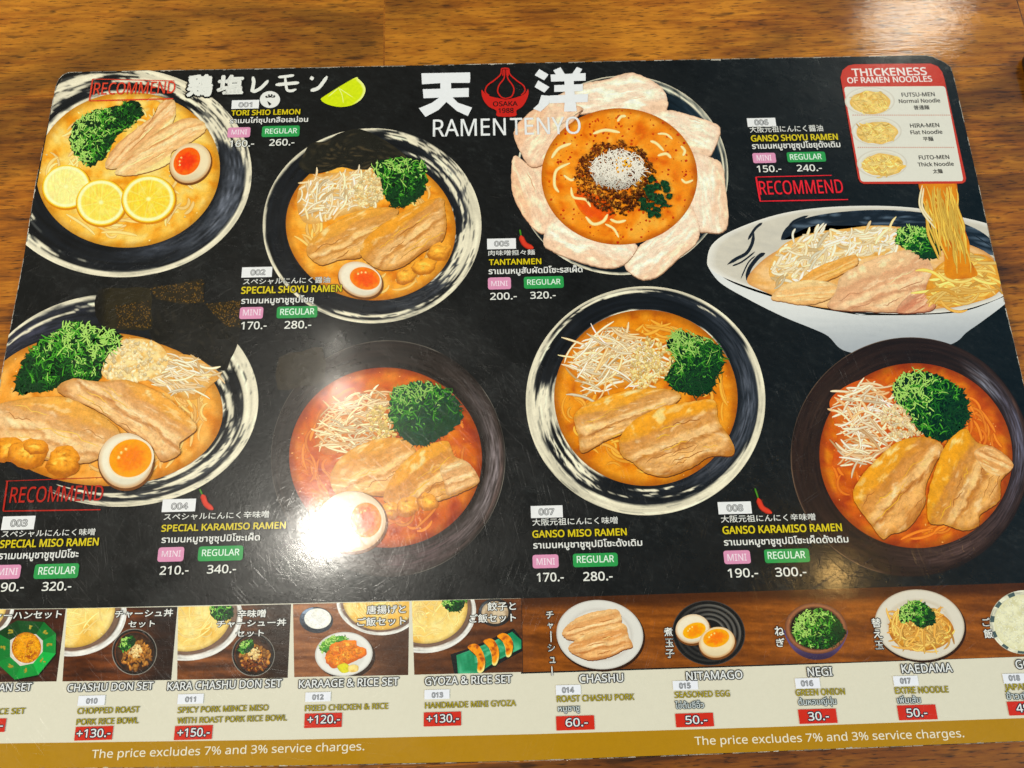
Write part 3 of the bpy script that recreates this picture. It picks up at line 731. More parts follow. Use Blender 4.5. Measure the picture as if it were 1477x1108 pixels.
d.part('soup', lambda a: patch(a, sp, lambda x, y, t, an: mix(mix((230, 194, 146), (216, 168, 104), sstep(-.2, .6, fr(x * .04, y * .08, 6))), (196, 150, 100), sstep(.93, 1, t)), .2, 16))
P = Z4([(262, 800), (290, 730), (340, 690), (430, 662), (520, 652), (620, 640), (715, 648), (735, 700), (690, 735), (600, 752), (520, 785), (450, 815), (360, 840), (290, 838)])
d.part('bean_sprouts', lambda a: (mound(a, P, (228, 198, 142), (212, 162, 90), 3), strands(a, P, 260, R, (12, 34), (2.6, 4.4), (212, 172, 112), (255, 248, 224), (1.6, 3.6), 1.6),
   [a.ribbon(spline(Z4(q), 5, False), 3.2, (220, 200, 160), (250, 246, 226), .05, .2) for q in ([(350, 700), (345, 670), (355, 650)], [(420, 690), (430, 660), (455, 630)], [(440, 670), (452, 655), (455, 640)])]))
d.part('bamboo_shoots', lambda a: (meat(a, Z4([(360, 845), (420, 790), (540, 745), (572, 750), (560, 785), (470, 830), (400, 860)]), -25, ((226, 172, 96), (224, 176, 108), (178, 120, 60)), R, -1, 3, 1), meat(a, Z4([(270, 890), (330, 840), (430, 830), (500, 850), (480, 890), (400, 915), (320, 905)]), -5, ((236, 206, 156), (232, 194, 142), (196, 146, 96)), R, -1, 3, 2)))
d.part('chashu', lambda a: (meat(a, Z4([(470, 925), (495, 870), (510, 820), (570, 780), (655, 745), (740, 726), (800, 742), (832, 790), (820, 850), (805, 905), (760, 938), (600, 938)]), -22, ((232, 196, 156), (226, 188, 152), (156, 104, 76)), R, -1, 12, 6),
   meat(a, Z4([(705, 938), (740, 890), (800, 860), (840, 880), (835, 930), (770, 942)]), -30, ((206, 160, 130), (204, 150, 120), (150, 90, 70)), R, -1, 5, 7)))
d.part('scallions', lambda a: scallion(a, Z4([(702, 690), (712, 655), (750, 642), (800, 648), (845, 668), (862, 712), (845, 748), (800, 755), (760, 728), (720, 712)]), 210, R, (-.5, -.8), (7, 16), (1.4, 2.6), bias=.1))
P = Z4([(810, 850), (850, 780), (920, 745), (1000, 740), (1050, 770), (1068, 830), (1050, 880), (960, 912), (880, 925), (820, 900)])
def n6(a):
    mound(a, P, (226, 178, 92), (196, 138, 58), 4)
    strands(a, P, 90, R, (24, 64), (3.0, 4.6), (196, 142, 62), (246, 214, 140), (-.5, .5), 2.2, seg=10)
    col = Z4([(788, 480), (905, 480), (918, 560), (938, 640), (958, 700), (962, 760), (985, 815), (880, 820), (872, 740), (850, 660), (810, 580), (795, 540)])
    patch(a, col, lambda x, y, t, an: mix((206, 138, 26), (170, 96, 10), sstep(-.1, .5, fr(x * .12, y * .02, 2))), .15, 10, 4)
    for i in range(46):
        u = R.random(); v = R.uniform(0, .3); w = v + R.uniform(.3, .75); pts = []
        for k in range(10):
            t = min(1, v + (w - v) * k / 9); lx = 792 + 82 * t ** 1.4; rx = 902 + 62 * t; x = lx + (rx - lx) * (u + .08 * math.sin(t * 5 + i * 1.7) + .03 * math.sin(t * 17 + i)); pts.append((x, 492 + 330 * t))
        f = R.uniform(.85, 1.08); a.ribbon(Z4(pts), R.uniform(2.0, 4.2), mul((206, 132, 16), f), mul((250, 204, 80), f), .08)
    for q in ([(795, 500), (785, 560), (800, 600), (840, 650)], [(800, 510), (795, 575), (830, 625)]): a.ribbon(spline(Z4(q), 5, False), 3.0, (226, 196, 120), (250, 236, 196), .05)
d.part('noodles', n6, label='thick yellow noodles hanging down into the bowl')

# 003 special miso ramen
d = Dish('wide ramen bowl with seaweed, scallions, pork and halved egg, cut by the left edge', CARD_L)
R = random.Random(3); O = Z5.el(396, 432, 464, 355, 0); I = Z5.el(338, 462, 404, 256, 2)
d.part('bowl', lambda a: bowl(a, O, I, [(200, 265, -.1, .12, .3), (-60, 30, -.1, .46, .8), (-40, 20, .62, .86, .9), (0, 120, -.1, .22, .4), (15, 110, .42, .62, 1.0), (30, 80, .78, .95, .8), (205, 262, .3, .42, 1.0)],
       [(230, 40, .5, .5, (84, 84, 100), .8), (50, 60, .5, .3, (120, 120, 120), .5)], seed=3.))
d.part('soup', lambda a: soup(a, I, (222, 160, 80), (200, 130, 46), (232, 182, 108), 7, 30, (226, 170, 90), R=R))
d.part('noodles', lambda a: noodles(a, I, 46, R, (190, 130, 62), (242, 202, 138), blend=(216, 160, 92), rmin=.65, ang=(-1.2, 1.6)))
def nori3(a):
    patch(a, Z5([(500, 62), (560, 50), (677, 30), (680, 108), (760, 104), (800, 150), (792, 240), (768, 295), (742, 335), (640, 285), (560, 255), (500, 215)]), lambda x, y, t, an: mix((27, 27, 25), (52, 48, 40), sstep(.15, .6, fr(x * .2, y * .25)) * .6), .5, 14, 5)
    patch(a, Z5([(326, 66), (410, 60), (500, 60), (503, 130), (506, 194), (440, 198), (356, 192), (318, 150)]), lambda x, y, t, an: mix((44, 40, 28), (26, 25, 22), sstep(Z5(360, 0)[0], Z5(330, 0)[0], x)), .5, 10, 2)
    for P in ([(500, 60), (676, 31), (678, 108), (600, 112), (520, 95)], [(682, 112), (800, 100), (800, 190), (750, 185)], [(385, 120), (500, 100), (502, 192), (390, 192)]):
        patch(a, Z5(P), lambda x, y, t, an: (44, 38, 26), .5, 8, 0); heap(a, Z5(P), 170, R, (.6, 1.3), (128, 100, 50), (74, 58, 32))
d.part('seaweed', nori3)
P = Z5([(335, 330), (360, 260), (430, 228), (520, 240), (560, 290), (540, 340), (470, 370), (370, 368)])
P2 = Z5([(480, 300), (560, 280), (640, 285), (700, 320), (735, 350), (700, 385), (650, 430), (580, 420), (520, 385), (470, 345)])
d.part('bean_sprouts', lambda a: (mound(a, P2, (214, 176, 116), (196, 142, 74), 5), strands(a, P2, 90, R, (16, 46), (2, 3.4), (188, 146, 90), (254, 242, 216), (-.4, 1.0), 1.2)))
d.part('minced_garlic', lambda a: (mound(a, P, (236, 214, 164), (216, 176, 110), 5), heap(a, P, 200, R, (2, 4.2), (250, 238, 204), (216, 180, 122))))
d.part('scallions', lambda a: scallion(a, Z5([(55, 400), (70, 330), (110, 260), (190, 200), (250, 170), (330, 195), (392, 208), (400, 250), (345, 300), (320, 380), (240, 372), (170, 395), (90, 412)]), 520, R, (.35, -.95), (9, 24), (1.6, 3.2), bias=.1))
d.part('chashu', lambda a: (meat(a, Z5([(195, 405), (240, 362), (330, 372), (420, 366), (520, 402), (600, 460), (655, 525), (600, 575), (600, 610), (540, 636), (500, 580), (430, 540), (330, 470)]), 34, ((224, 168, 92), (222, 182, 134), (146, 94, 54)), R, -1, 13, 8),
   meat(a, Z5([(-30, 470), (60, 432), (150, 422), (230, 427), (320, 472), (402, 545), (345, 610), (300, 640), (200, 640), (100, 620), (0, 600)]), 18, ((226, 172, 96), (222, 184, 136), (150, 98, 58)), R, -1, 14, 9)))
d.part('bamboo_shoots', lambda a: lumps(a, [(*Z5(30, 600), 24, .8), (*Z5(95, 612), 30, .72), (*Z5(120, 590), 18, .6), (*Z5(212, 640), 25, .9)], R, (218, 154, 62), (146, 86, 30)))
d.part('egg', lambda a: egg(a, Z5.el(420, 634, 90, 92, 10), Z5.el(436, 626, 72, 62, -20), (250, 240, 212), yo=(240, 160, 34), yi=(222, 128, 28)))

# 004 special karamiso ramen
d = Dish('dark brown bowl of red ramen under the bright lamp glare, printed below the centre')
R = random.Random(4); O = Z6.el(486, 545, 457, 461, 0); I = Z6.el(476, 541, 376, 351, 3)
BRN = (40, 34, 31)
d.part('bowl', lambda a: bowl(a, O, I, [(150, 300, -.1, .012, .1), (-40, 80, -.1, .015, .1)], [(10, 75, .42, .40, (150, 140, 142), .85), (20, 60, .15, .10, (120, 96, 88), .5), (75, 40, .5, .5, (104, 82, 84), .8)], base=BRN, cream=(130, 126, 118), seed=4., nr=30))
d.part('seaweed', lambda a: patch(a, Z6([(60, 150), (150, 128), (230, 112), (238, 240), (150, 262), (56, 276)]), lambda x, y, t, an: (50, 45, 36), .5, 8, 2))
RED = ((184, 96, 20), (148, 62, 8), (204, 126, 40))
d.part('soup', lambda a: soup(a, I, *RED, 9, 60, (206, 110, 34), R=R))
d.part('noodles', lambda a: noodles(a, I, 70, R, (170, 84, 28), (222, 146, 70), blend=(186, 96, 40), rmin=.6))
P = Z6([(200, 430), (230, 350), (300, 310), (400, 280), (470, 270), (520, 330), (530, 430), (470, 480), (330, 520), (240, 530), (205, 490)])
d.part('bean_sprouts', lambda a: (mound(a, P, (196, 134, 76), (176, 96, 44), 6), strands(a, P, 170, R, (16, 46), (1.8, 3.2), (176, 120, 66), (250, 232, 196), (-1.2, .8), 1.2)))
P2 = Z6([(400, 380), (440, 340), (500, 350), (535, 430), (500, 470), (420, 470)])
d.part('minced_garlic', lambda a: heap(a, P2, 120, R, (1.6, 3.2), (240, 220, 160), (200, 160, 90)))
d.part('chashu', lambda a: (meat(a, Z6([(262, 610), (320, 525), (430, 472), (540, 466), (592, 510), (560, 570), (510, 620), (470, 690), (380, 680), (290, 690)]), -24, ((222, 164, 80), (220, 172, 110), (154, 96, 48)), R, -1, 9, 12),
   meat(a, Z6([(468, 700), (500, 620), (560, 545), (640, 492), (718, 478), (745, 535), (790, 556), (842, 632), (770, 678), (700, 705), (610, 725), (520, 735)]), -36, ((226, 164, 66), (212, 160, 96), (140, 84, 40)), R, -1, 12, 13),
   meat(a, Z6([(690, 590), (740, 562), (792, 556), (842, 630), (790, 660), (720, 690), (705, 640)]), -20, ((222, 184, 136), (218, 176, 128), (156, 104, 62)), R, -1, 4, 14, False)))
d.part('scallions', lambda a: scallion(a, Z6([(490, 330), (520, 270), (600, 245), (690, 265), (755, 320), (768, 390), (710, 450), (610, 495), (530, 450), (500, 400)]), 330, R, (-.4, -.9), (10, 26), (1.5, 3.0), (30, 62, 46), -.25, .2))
d.part('bamboo_shoots', lambda a: lumps(a, [(*Z6(500, 745), 14, .9), (*Z6(562, 732), 17, .85), (*Z6(640, 715), 15, .85)], R, (222, 162, 76), (152, 92, 34)))
d.part('egg', lambda a: egg(a, Z6.el(345, 790, 132, 118, 0), Z6.el(400, 785, 60, 68, 0), (244, 226, 196), yo=(226, 140, 50), yi=(200, 90, 30)))

# 007 ganso miso ramen
d = Dish('cream rimmed ramen bowl with two roast pork slices and sprouts, right of the glare')
R = random.Random(77); O = Z7.el(474, 420, 407, 389, 0); I = Z7.el(475, 410, 312, 299, 6)
d.part('bowl', lambda a: bowl(a, O, I, [(-160, 30, -.1, .11, .12), (152, 186, -.1, 1.2, .3), (140, 222, -.1, .24, .25), (20, 165, -.1, .33, .25), (-35, 60, -.1, .24, .12), (60, 150, .50, .58, 1.), (80, 150, .72, .79, 1.), (105, 152, .9, 1.2, .5), (220, 330, .94, 1.2, .4), (215, 300, .16, .2, 1.0)],
       [(0, 60, .55, .35, (104, 108, 118), .85), (40, 40, .75, .3, (96, 98, 106), .6), (310, 50, .3, .2, (70, 74, 82), .7)], seed=7., nr=28))
d.part('soup', lambda a: soup(a, I, (208, 136, 40), (176, 100, 18), (220, 156, 62), 11, 40, (222, 160, 60), R=R))
d.part('noodles', lambda a: noodles(a, I, 84, R, (180, 104, 24), (240, 186, 96), blend=(208, 138, 44), rmin=.6))
P = Z7([(195, 300), (230, 235), (300, 180), (400, 170), (480, 200), (540, 240), (555, 320), (480, 375), (400, 375), (300, 400), (265, 420), (250, 350)])
d.part('bean_sprouts', lambda a: (mound(a, P, (206, 146, 66), (184, 110, 34), 7), strands(a, P, 190, R, (20, 60), (1.8, 3.4), (190, 138, 70), (254, 246, 220), (-1.1, .9), 1.5)))
P2 = Z7([(430, 260), (480, 205), (530, 215), (570, 265), (560, 330), (520, 350), (450, 382), (420, 330)])
d.part('minced_garlic', lambda a: (heap(a, P2, 210, R, (1.5, 3.6), (250, 236, 186), (208, 164, 84))))
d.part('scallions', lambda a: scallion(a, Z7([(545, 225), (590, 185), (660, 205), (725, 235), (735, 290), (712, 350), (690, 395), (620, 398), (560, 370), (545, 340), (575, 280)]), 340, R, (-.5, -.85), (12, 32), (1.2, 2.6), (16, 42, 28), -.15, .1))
d.part('chashu', lambda a: (meat(a, Z7([(232, 470), (290, 425), (400, 388), (520, 378), (592, 400), (560, 440), (470, 490), (400, 530), (330, 560), (258, 598), (246, 540)]), -18, ((226, 166, 72), (218, 174, 118), (134, 82, 40)), R, -1, 14, 15),
   meat(a, Z7([(392, 605), (386, 550), (430, 490), (520, 445), (620, 425), (706, 420), (722, 490), (765, 555), (770, 604), (690, 610), (640, 642), (550, 677), (475, 665), (430, 630)]), -20, ((228, 164, 64), (216, 170, 114), (130, 78, 36)), R, -1, 20, 16)))

# 008 ganso karamiso ramen
d = Dish('dark brown bowl of red ramen with two pork slices, printed at the lower right', CARD_L)
R = random.Random(8); O = Z8.el(812, 524, 478, 478, 0); I = Z8.el(834, 519, 386, 369, 8)
d.part('bowl', lambda a: bowl(a, O, I, [(100, 290, -.1, .02, .1)], [(350, 62, .5, .42, (112, 110, 126), .9), (308, 16, .62, .3, (166, 170, 184), .7), (60, 50, .6, .5, (92, 74, 70), .9), (-10, 70, .12, .1, (110, 84, 72), .6), (200, 70, .5, .5, (66, 52, 44), .6)], base=(40, 29, 25), cream=(120, 100, 84), seed=8., nr=30))
d.part('soup', lambda a: soup(a, I, (186, 98, 20), (152, 66, 8), (206, 132, 40), 13, 70, (206, 100, 24), R=R))
d.part('noodles', lambda a: noodles(a, I, 80, R, (180, 84, 20), (230, 150, 66), blend=(190, 92, 30), rmin=.62))
P = Z8([(490, 300), (540, 250), (620, 215), (700, 220), (745, 270), (820, 330), (870, 430), (760, 460), (690, 520), (640, 580), (560, 560), (500, 560), (520, 440), (500, 360)])
d.part('bean_sprouts', lambda a: (mound(a, P, (196, 118, 54), (180, 84, 26), 8), strands(a, P, 190, R, (18, 50), (1.8, 3.6), (190, 130, 72), (254, 244, 218), (-1.2, 1.2), 1.0)))
P2 = Z8([(690, 400), (710, 330), (770, 310), (820, 340), (830, 400), (870, 430), (800, 450), (720, 450)])
d.part('minced_garlic', lambda a: heap(a, P2, 150, R, (1.5, 3.3), (252, 240, 206), (214, 176, 116)))
d.part('scallions', lambda a: scallion(a, Z8([(750, 300), (745, 235), (800, 190), (870, 185), (950, 215), (1020, 260), (1045, 330), (1030, 400), (960, 460), (890, 445), (830, 400), (800, 340)]), 420, R, (-.8, -.5), (8, 22), (1.4, 2.8), (14, 40, 26), -.05))
d.part('chashu', lambda a: (meat(a, Z8([(583, 690), (610, 610), (680, 530), (760, 465), (850, 445), (915, 460), (942, 495), (905, 560), (872, 640), (865, 720), (800, 810), (735, 832), (700, 852), (655, 795)]), -48, ((224, 162, 60), (212, 160, 98), (132, 78, 36)), R, -1, 14, 17),
   meat(a, Z8([(886, 785), (880, 690), (905, 590), (950, 480), (1025, 412), (1075, 465), (1150, 490), (1222, 556), (1172, 620), (1165, 700), (1090, 755), (1082, 800), (1020, 818), (950, 795)]), -62, ((226, 164, 54), (210, 160, 98), (130, 76, 34)), R, -1, 18, 18),
   meat(a, Z8([(1065, 510), (1110, 480), (1160, 495), (1222, 556), (1170, 600), (1110, 580)]), 25, ((228, 186, 130), (222, 174, 118), (160, 104, 58)), R, 1, 3, 19, False)))
# ------------------------------------------------------------------ lower strip: panels, set photos, toppings
a = Art(2); a.poly([(-120, 879.6), (100, 877.6), (420, 870.5), (590, 866.6), (751, 863), (751.5, 972), (1110, 960.5), (1477, 947.4), (1580, 943.6), (1580, 1031), (1477, 1035.7), (1110, 1048.8), (770, 1059), (420, 1067), (0, 1072.4), (-120, 1073.5)], (226, 221, 200), .03)
a.build('cream_panel', menu, None, CARD_L)
a = Art(2); a.poly([(-120, 1073.5), (0, 1072.4), (420, 1067), (770, 1059), (1110, 1048.8), (1477, 1035.7), (1600, 1031)] + [(1588, 1064), (1477, 1068.9), (1110, 1083.8), (750, 1097.5), (420, 1104.3), (261, 1106.2), (-120, 1110)], (180, 132, 12), .06)
a.build('gold_band', menu)
def pic_bowl(a, O, I, R, col=(234, 204, 132)):
    bowl(a, O, I, [(0, 360, -.1, .5, .15)], [(90, 170, .8, .5, (120, 96, 84), .5)], base=(110, 92, 80), cream=(232, 230, 224), n=120, nr=8)
    soup(a, I, col, (216, 178, 98), (242, 220, 160), 3, 12, (244, 226, 170), 70, 12, R)
    noodles(a, I, 60, R, (216, 176, 98), (244, 222, 160), (14, 34), (2, 3.4), 2.2, .1, (234, 204, 132))
def set_picture(label, Q, fn, seed, **kw):
    d = Dish(label, Q, 4, 'set_picture')
    d.part('wood', lambda a: wood_print(a, Q, seed, **kw)); fn(d); return d
R = random.Random(21)
def s1(d):
    d.part('ramen_bowl', lambda a: pic_bowl(a, B1.el(-150, 140, 235, 210), B1.el(-160, 130, 200, 180), R))
    def plate(a):
        P = B1([(-40, 330), (0, 260), (90, 228), (265, 232), (335, 310), (333, 415), (235, 548), (95, 580), (0, 480), (-45, 420)]); P = B1([(-20, 300), (100, 228), (262, 236), (334, 305), (332, 425), (228, 552), (88, 580), (-20, 480)])
        a.poly([(x + 1.5, y + 2) for x, y in P], (14, 22, 12), .2); c = B1(160, 400)
        for i in range(8):
            q = [P[i], P[(i + 1) % 8], mix(c, P[(i + 1) % 8], .5), mix(c, P[i], .5)]; f = (.55, .8, 1.0, 1.25, 1.05, .95, .85, .45)[i - 1]
            a.poly(q, mul((24, 128, 62), f), .2)
            m = mix(mix(q[0], q[1], .5), mix(q[2], q[3], .5), .45)
            for k in range(4): a.chunk(m[0] + R.uniform(-3, 3), m[1] + R.uniform(-2, 2), 2, (180, 160, 70), (120, 120, 50), R)
        a.poly([mix(c, p, .55) for p in P], (206, 200, 190), .1); a.poly([mix(c, p, .47) for p in P], (226, 222, 214), .1)
    d.part('octagonal_plate', plate)
    E = B1.el(158, 390, 88, 92); d.part('fried_rice', lambda a: (mound(a, eline(E, 20), (222, 160, 34), (150, 84, 16), 2), heap(a, eline((E[0], E[1], E[2] * .95, E[3] * .95, 0), 20), 240, R, (.9, 1.7), (244, 190, 56), (196, 124, 24))))
set_picture('photo of yellow fried rice on a green octagonal plate', [(-78, 880), (95, 878.4), (81.5, 983), (-97, 985)], s1, 3., dark=(34, 20, 16), light=(86, 50, 34))
def rice_bowl(d, B, E, mince=False):
    d.part('rice_bowl', lambda a: bowl(a, E, (E[0], E[1], E[2] * .9, E[3] * .9, 0), [(0, 360, -.1, .3, .2)], (), (30, 27, 26), (150, 146, 138), n=80, nr=6))
    I = (E[0], E[1] + 1, E[2] * .84, E[3] * .86, 0)
    def top(a):
        mound(a, eline(I, 22), (70, 46, 30), (34, 26, 22), 2)
        heap(a, eline((I[0] + 2, I[1] + 4, I[2] * .82, I[3] * .72, 0), 18), 90, R, (2, 4.2), (206, 156, 84), (130, 76, 34), 1.7, .3)
        if mince: heap(a, eline((I[0] + 2, I[1] + I[3] * .5, I[2] * .7, I[3] * .38, 0), 18), 120, R, (1, 2.2), (130, 72, 34), (70, 36, 18), 1.5, .4)
        heap(a, eline((I[0] + 1, I[1] - 3, I[2] * .34, I[3] * .36, 0), 14), 60, R, (1.2, 2.6), (246, 226, 178), (206, 166, 106))
    d.part('chopped_pork', top)
    d.part('scallions', lambda a: scallion(a, [(I[0] + I[2] * u, I[1] + I[3] * v) for u, v in ((-.8, -.2), (-.6, -.7), (-.1, -.85), (.0, -.45), (-.4, -.1))], 60, R, L=(4, 8), w=(.9, 1.6), bias=.1))
def s2(d):
    d.part('ramen_bowl', lambda a: pic_bowl(a, B1.el(420, 180, 335, 262), B1.el(425, 150, 262, 240), R)); rice_bowl(d, B1, B1.el(802, 415, 134, 138))
set_picture('photo of a small chopped pork rice bowl beside a ramen bowl', [(97, 877.8), (256, 875.4), (247, 981), (90, 983)], s2, 5., dark=(50, 28, 18), light=(136, 82, 46), shade=lambda u, v: ((26, 22, 24), sstep(.55, .9, u) * .75))
def s3(d):
    d.part('ramen_bowl', lambda a: pic_bowl(a, B2.el(150, 200, 345, 268), B2.el(155, 165, 280, 248), R))
    d.part('greens', lambda a: scallion(a, B2([(305, 140), (430, 140), (425, 215), (330, 220)]), 60, R, L=(5, 10), bias=-.1)); rice_bowl(d, B2, B2.el(560, 432, 128, 128), True)
set_picture('photo of a rice bowl with brown pork mince beside a ramen bowl', [(257.2, 875.4), (420, 871.6), (415, 977.8), (255.4, 980.6)], s3, 6., dark=(54, 34, 24), light=(136, 88, 54), shade=lambda u, v: ((34, 30, 28), sstep(.5, .9, u) * .75))
def s4(d):
    d.part('ramen_bowl', lambda a: pic_bowl(a, B3.el(520, 130, 250, 185, 6), B3.el(520, 120, 212, 165, 6), R, (224, 184, 104)))
    E = B3.el(150, 225, 100, 78, 6); d.part('rice_bowl', lambda a: (bowl(a, E, (E[0] + 2, E[1] - 1, E[2] * .72, E[3] * .75, 0), [(200, 260, .1, .7, .5)], [(200, 60, .4, .5, (120, 136, 156), .9)], (40, 46, 54), (150, 166, 186), n=80, nr=8),
        mound(a, eline((E[0] + 2, E[1] - 2, E[2] * .8, E[3] * .78, 0), 20), (244, 243, 236), (226, 224, 214), 1, .1), heap(a, eline((E[0] + 2, E[1] - 2, E[2] * .76, E[3] * .74, 0), 20), 170, R, (.9, 1.6), (252, 252, 248), (222, 220, 210), 1.7, .06)))
    E2 = B3.el(314, 428, 172, 132, -4); d.part('white_plate', lambda a: (a.radial(eline((E2[0] + 3, E2[1] + 3, E2[2] * 1.02, E2[3] * 1.03, 0), 50), E2[:2], 2, lambda *q: (50, 36, 28), .1), a.radial(eline(E2, 60), E2[:2], 14, lambda x, y, t, an: mix((226, 224, 214), (240, 238, 230), sstep(.7, .8, t)) if t < .96 else (196, 192, 184), .05)))
    d.part('lettuce', lambda a: scallion(a, B3([(168, 400), (200, 345), (280, 318), (330, 330), (320, 380), (230, 420)]), 70, R, L=(5, 11), w=(1.6, 3), bias=.6, dark=(90, 140, 40)))
    d.part('fried_chicken', lambda a: (mound(a, B3([(205, 440), (240, 390), (300, 350), (360, 360), (430, 410), (400, 460), (300, 500), (240, 510)]), (206, 122, 34), (166, 84, 20), 2), lumps(a, [(*B3(x, y), r, .8) for x, y, r in ((240, 460, 10), (280, 400, 13), (340, 385, 14), (390, 420, 13), (330, 440, 15), (280, 470, 12))], R, (226, 136, 36), (166, 84, 22)), heap(a, B3([(215, 440), (250, 390), (300, 360), (360, 365), (420, 410), (390, 455), (300, 490), (250, 500)]), 150, R, (.8, 2), (244, 164, 60), (180, 96, 26))))
    d.part('lemon_wedge', lambda a: (mound(a, B3([(275, 500), (320, 482), (350, 505), (340, 535), (300, 538)]), (214, 206, 60), (170, 166, 40), 2), mound(a, B3([(340, 505), (370, 490), (400, 500), (395, 530), (350, 535)]), (236, 214, 150), (206, 176, 104), 2)))
set_picture('photo of fried chicken on a white plate with a rice bowl', [(422.6, 871.4), (590.4, 867.4), (588.8, 973.8), (424.4, 976.8)], s4, 8., dark=(92, 58, 38), light=(176, 128, 92), shade=lambda u, v: ((56, 38, 28), sstep(.35, .95, u) * .8))
def s5(d):
    d.part('ramen_bowl', lambda a: pic_bowl(a, B3.el(790, 170, 312, 252), B3.el(800, 150, 252, 216), R))
    d.part('greens', lambda a: scallion(a, B3([(905, 95), (1040, 95), (1015, 160), (960, 175), (915, 150)]), 70, R, L=(5, 10), bias=-.2))
    E = B3.el(1215, 180, 100, 84); d.part('rice_bowl', lambda a: (bowl(a, E, (E[0], E[1], E[2] * .75, E[3] * .75, 0), [], [(200, 70, .5, .5, (110, 116, 124), .9)], (44, 42, 42), n=70, nr=6), mound(a, eline((E[0], E[1], E[2] * .8, E[3] * .8, 0), 20), (206, 190, 166), (160, 140, 116), 2)))
    def gy(a):
        P = B3([(950, 430), (1060, 395), (1210, 330), (1325, 275), (1378, 340), (1378, 410), (1250, 480), (1105, 560), (975, 560)])
        a.poly(P, (22, 26, 28), .2)
        Q = B3([(985, 435), (1080, 400), (1220, 345), (1318, 295), (1372, 345), (1372, 395), (1240, 460), (1105, 548), (995, 552)])
        patch(a, Q, lambda x, y, t, an: mix((30, 122, 86), (96, 176, 140), sstep(-.1, .5, fr(x * .1, y * .1, 2))), .2, 12, 0)
    d.part('green_plate', gy)
    def gz(a):
        for k, P in enumerate(([(1052, 388), (1080, 368), (1112, 372), (1140, 410), (1156, 465), (1150, 520), (1130, 540), (1110, 530), (1112, 480), (1100, 435)], [(1146, 352), (1180, 335), (1212, 348), (1236, 395), (1238, 450), (1222, 492), (1200, 490), (1196, 440), (1178, 390)], [(1228, 322), (1262, 303), (1298, 318), (1322, 360), (1316, 420), (1300, 445), (1282, 440), (1276, 390), (1258, 350)])):
            a.radial([(x + .8, y + 1.8) for x, y in spline(B3(P), 5)], cen(B3(P)), 2, lambda *z: (20, 40, 26), .1)
            patch(a, B3(P), lambda x, y, t, an: mix(mix((228, 150, 34), (150, 78, 16), sstep(-.1, .5, fr(x * .12, y * .12, k))), (250, 226, 160), sstep(.72, .95, t) * sstep(-.2, .5, math.cos(an - 1.2 + 3.3))), .3, 10, 5)
    d.part('gyoza', gz)
set_picture('photo of three gyoza dumplings on a green plate', [(594, 867.2), (752, 863.2), (754, 969.4), (597.6, 973.4)], s5, 9., dark=(60, 36, 22), light=(130, 84, 50), shade=lambda u, v: ((40, 24, 14), .25 * v))
# toppings on the right
TQ = [(752.8, 863.4), (1585, 837.5), (1582, 943.8), (754.6, 969.6)]
a = Art(4); wood_print(a, TQ, 12., (84, 50, 22), (156, 98, 44), 120, 44, rad(3), .008, .075, lambda u, v: ((58, 34, 18), (1 - sstep(.06, .22, v)) * .8)); a.build('topping_panel', menu, 'printed brown wood behind the topping dishes', CARD_L)
def round_plate(a, E, inner=.74, col=(236, 233, 224), rim=(206, 200, 190)):
    a.radial(eline((E[0] + 1.5, E[1] + 2.5, E[2] * 1.02, E[3] * 1.02, E[4]), 60), E[:2], 2, lambda *q: (48, 28, 14), .1)
    a.radial(eline(E, 72), E[:2], 22, lambda x, y, t, an: mix(mix(mul(col, .97), rim, sstep(inner - .05, inner, t) * (1 - sstep(inner, inner + .05, t)) * .8), mul(rim, .95), sstep(.965, 1, t)), .04)
d = Dish('white plate with two pale roast pork slices', None, 8, 'topping_picture')
d.part('plate', lambda a: round_plate(a, B4.el(459, 341, 250, 199, 6)))
d.part('chashu', lambda a: (meat(a, B4([(242, 335), (290, 270), (380, 222), (480, 200), (560, 198), (585, 260), (560, 320), (400, 350), (300, 375)]), -14, ((226, 186, 136), (222, 180, 130), (150, 92, 50)), R, -1, 7, 31),
   meat(a, B4([(278, 425), (330, 365), (420, 315), (520, 285), (600, 280), (625, 350), (648, 408), (590, 430), (520, 465), (440, 485), (370, 480)]), -14, ((230, 188, 134), (214, 168, 116), (146, 86, 46)), R, -1, 9, 32)))
d = Dish('dark ringed dish with two halved seasoned eggs', None, 8, 'topping_picture')
def dk(a):
    E = B4.el(1085, 331, 210, 186, 8); a.radial(eline(E, 72), E[:2], 30, lambda x, y, t, an: mix((22, 21, 21), (134, 130, 122), (.5 + .5 * math.sin(t * 46)) ** 3 * (1 if .42 < t < .93 else 0) * (.35 + .65 * sstep(-.2, .9, math.cos(an + .9)))) if t < .97 else (78, 72, 68), .06)
d.part('dish', dk)
d.part('egg', lambda a: egg(a, B4.el(992, 308, 98, 84, -10), B4.el(1002, 318, 68, 44, -20), (246, 234, 206), yo=(240, 176, 34), yi=(222, 140, 20)))
d.part('egg', lambda a: egg(a, B4.el(1132, 385, 104, 88, -14), B4.el(1128, 360, 76, 52, -12), (246, 226, 182), yo=(240, 170, 28), yi=(218, 122, 14)))
d = Dish('small brown bowl heaped with chopped green onion', None, 8, 'topping_picture')
def nb(a):
    E = B5.el(332, 292, 172, 140, 6); P = B5([(158, 300), (180, 370), (230, 430), (310, 463), (400, 455), (460, 410), (495, 350), (500, 300), (400, 360), (250, 360)])
    patch(a, P, lambda x, y, t, an: mix((92, 78, 112), (58, 48, 70), sstep(B5(0, 380)[1], B5(0, 460)[1], y)), .1, 8)
    a.radial(eline(E, 60), E[:2], 10, lambda x, y, t, an: (30, 24, 20) if t < .9 else mix((150, 104, 78), (96, 66, 50), sstep(.95, 1, t)), .1)
d.part('bowl', nb)
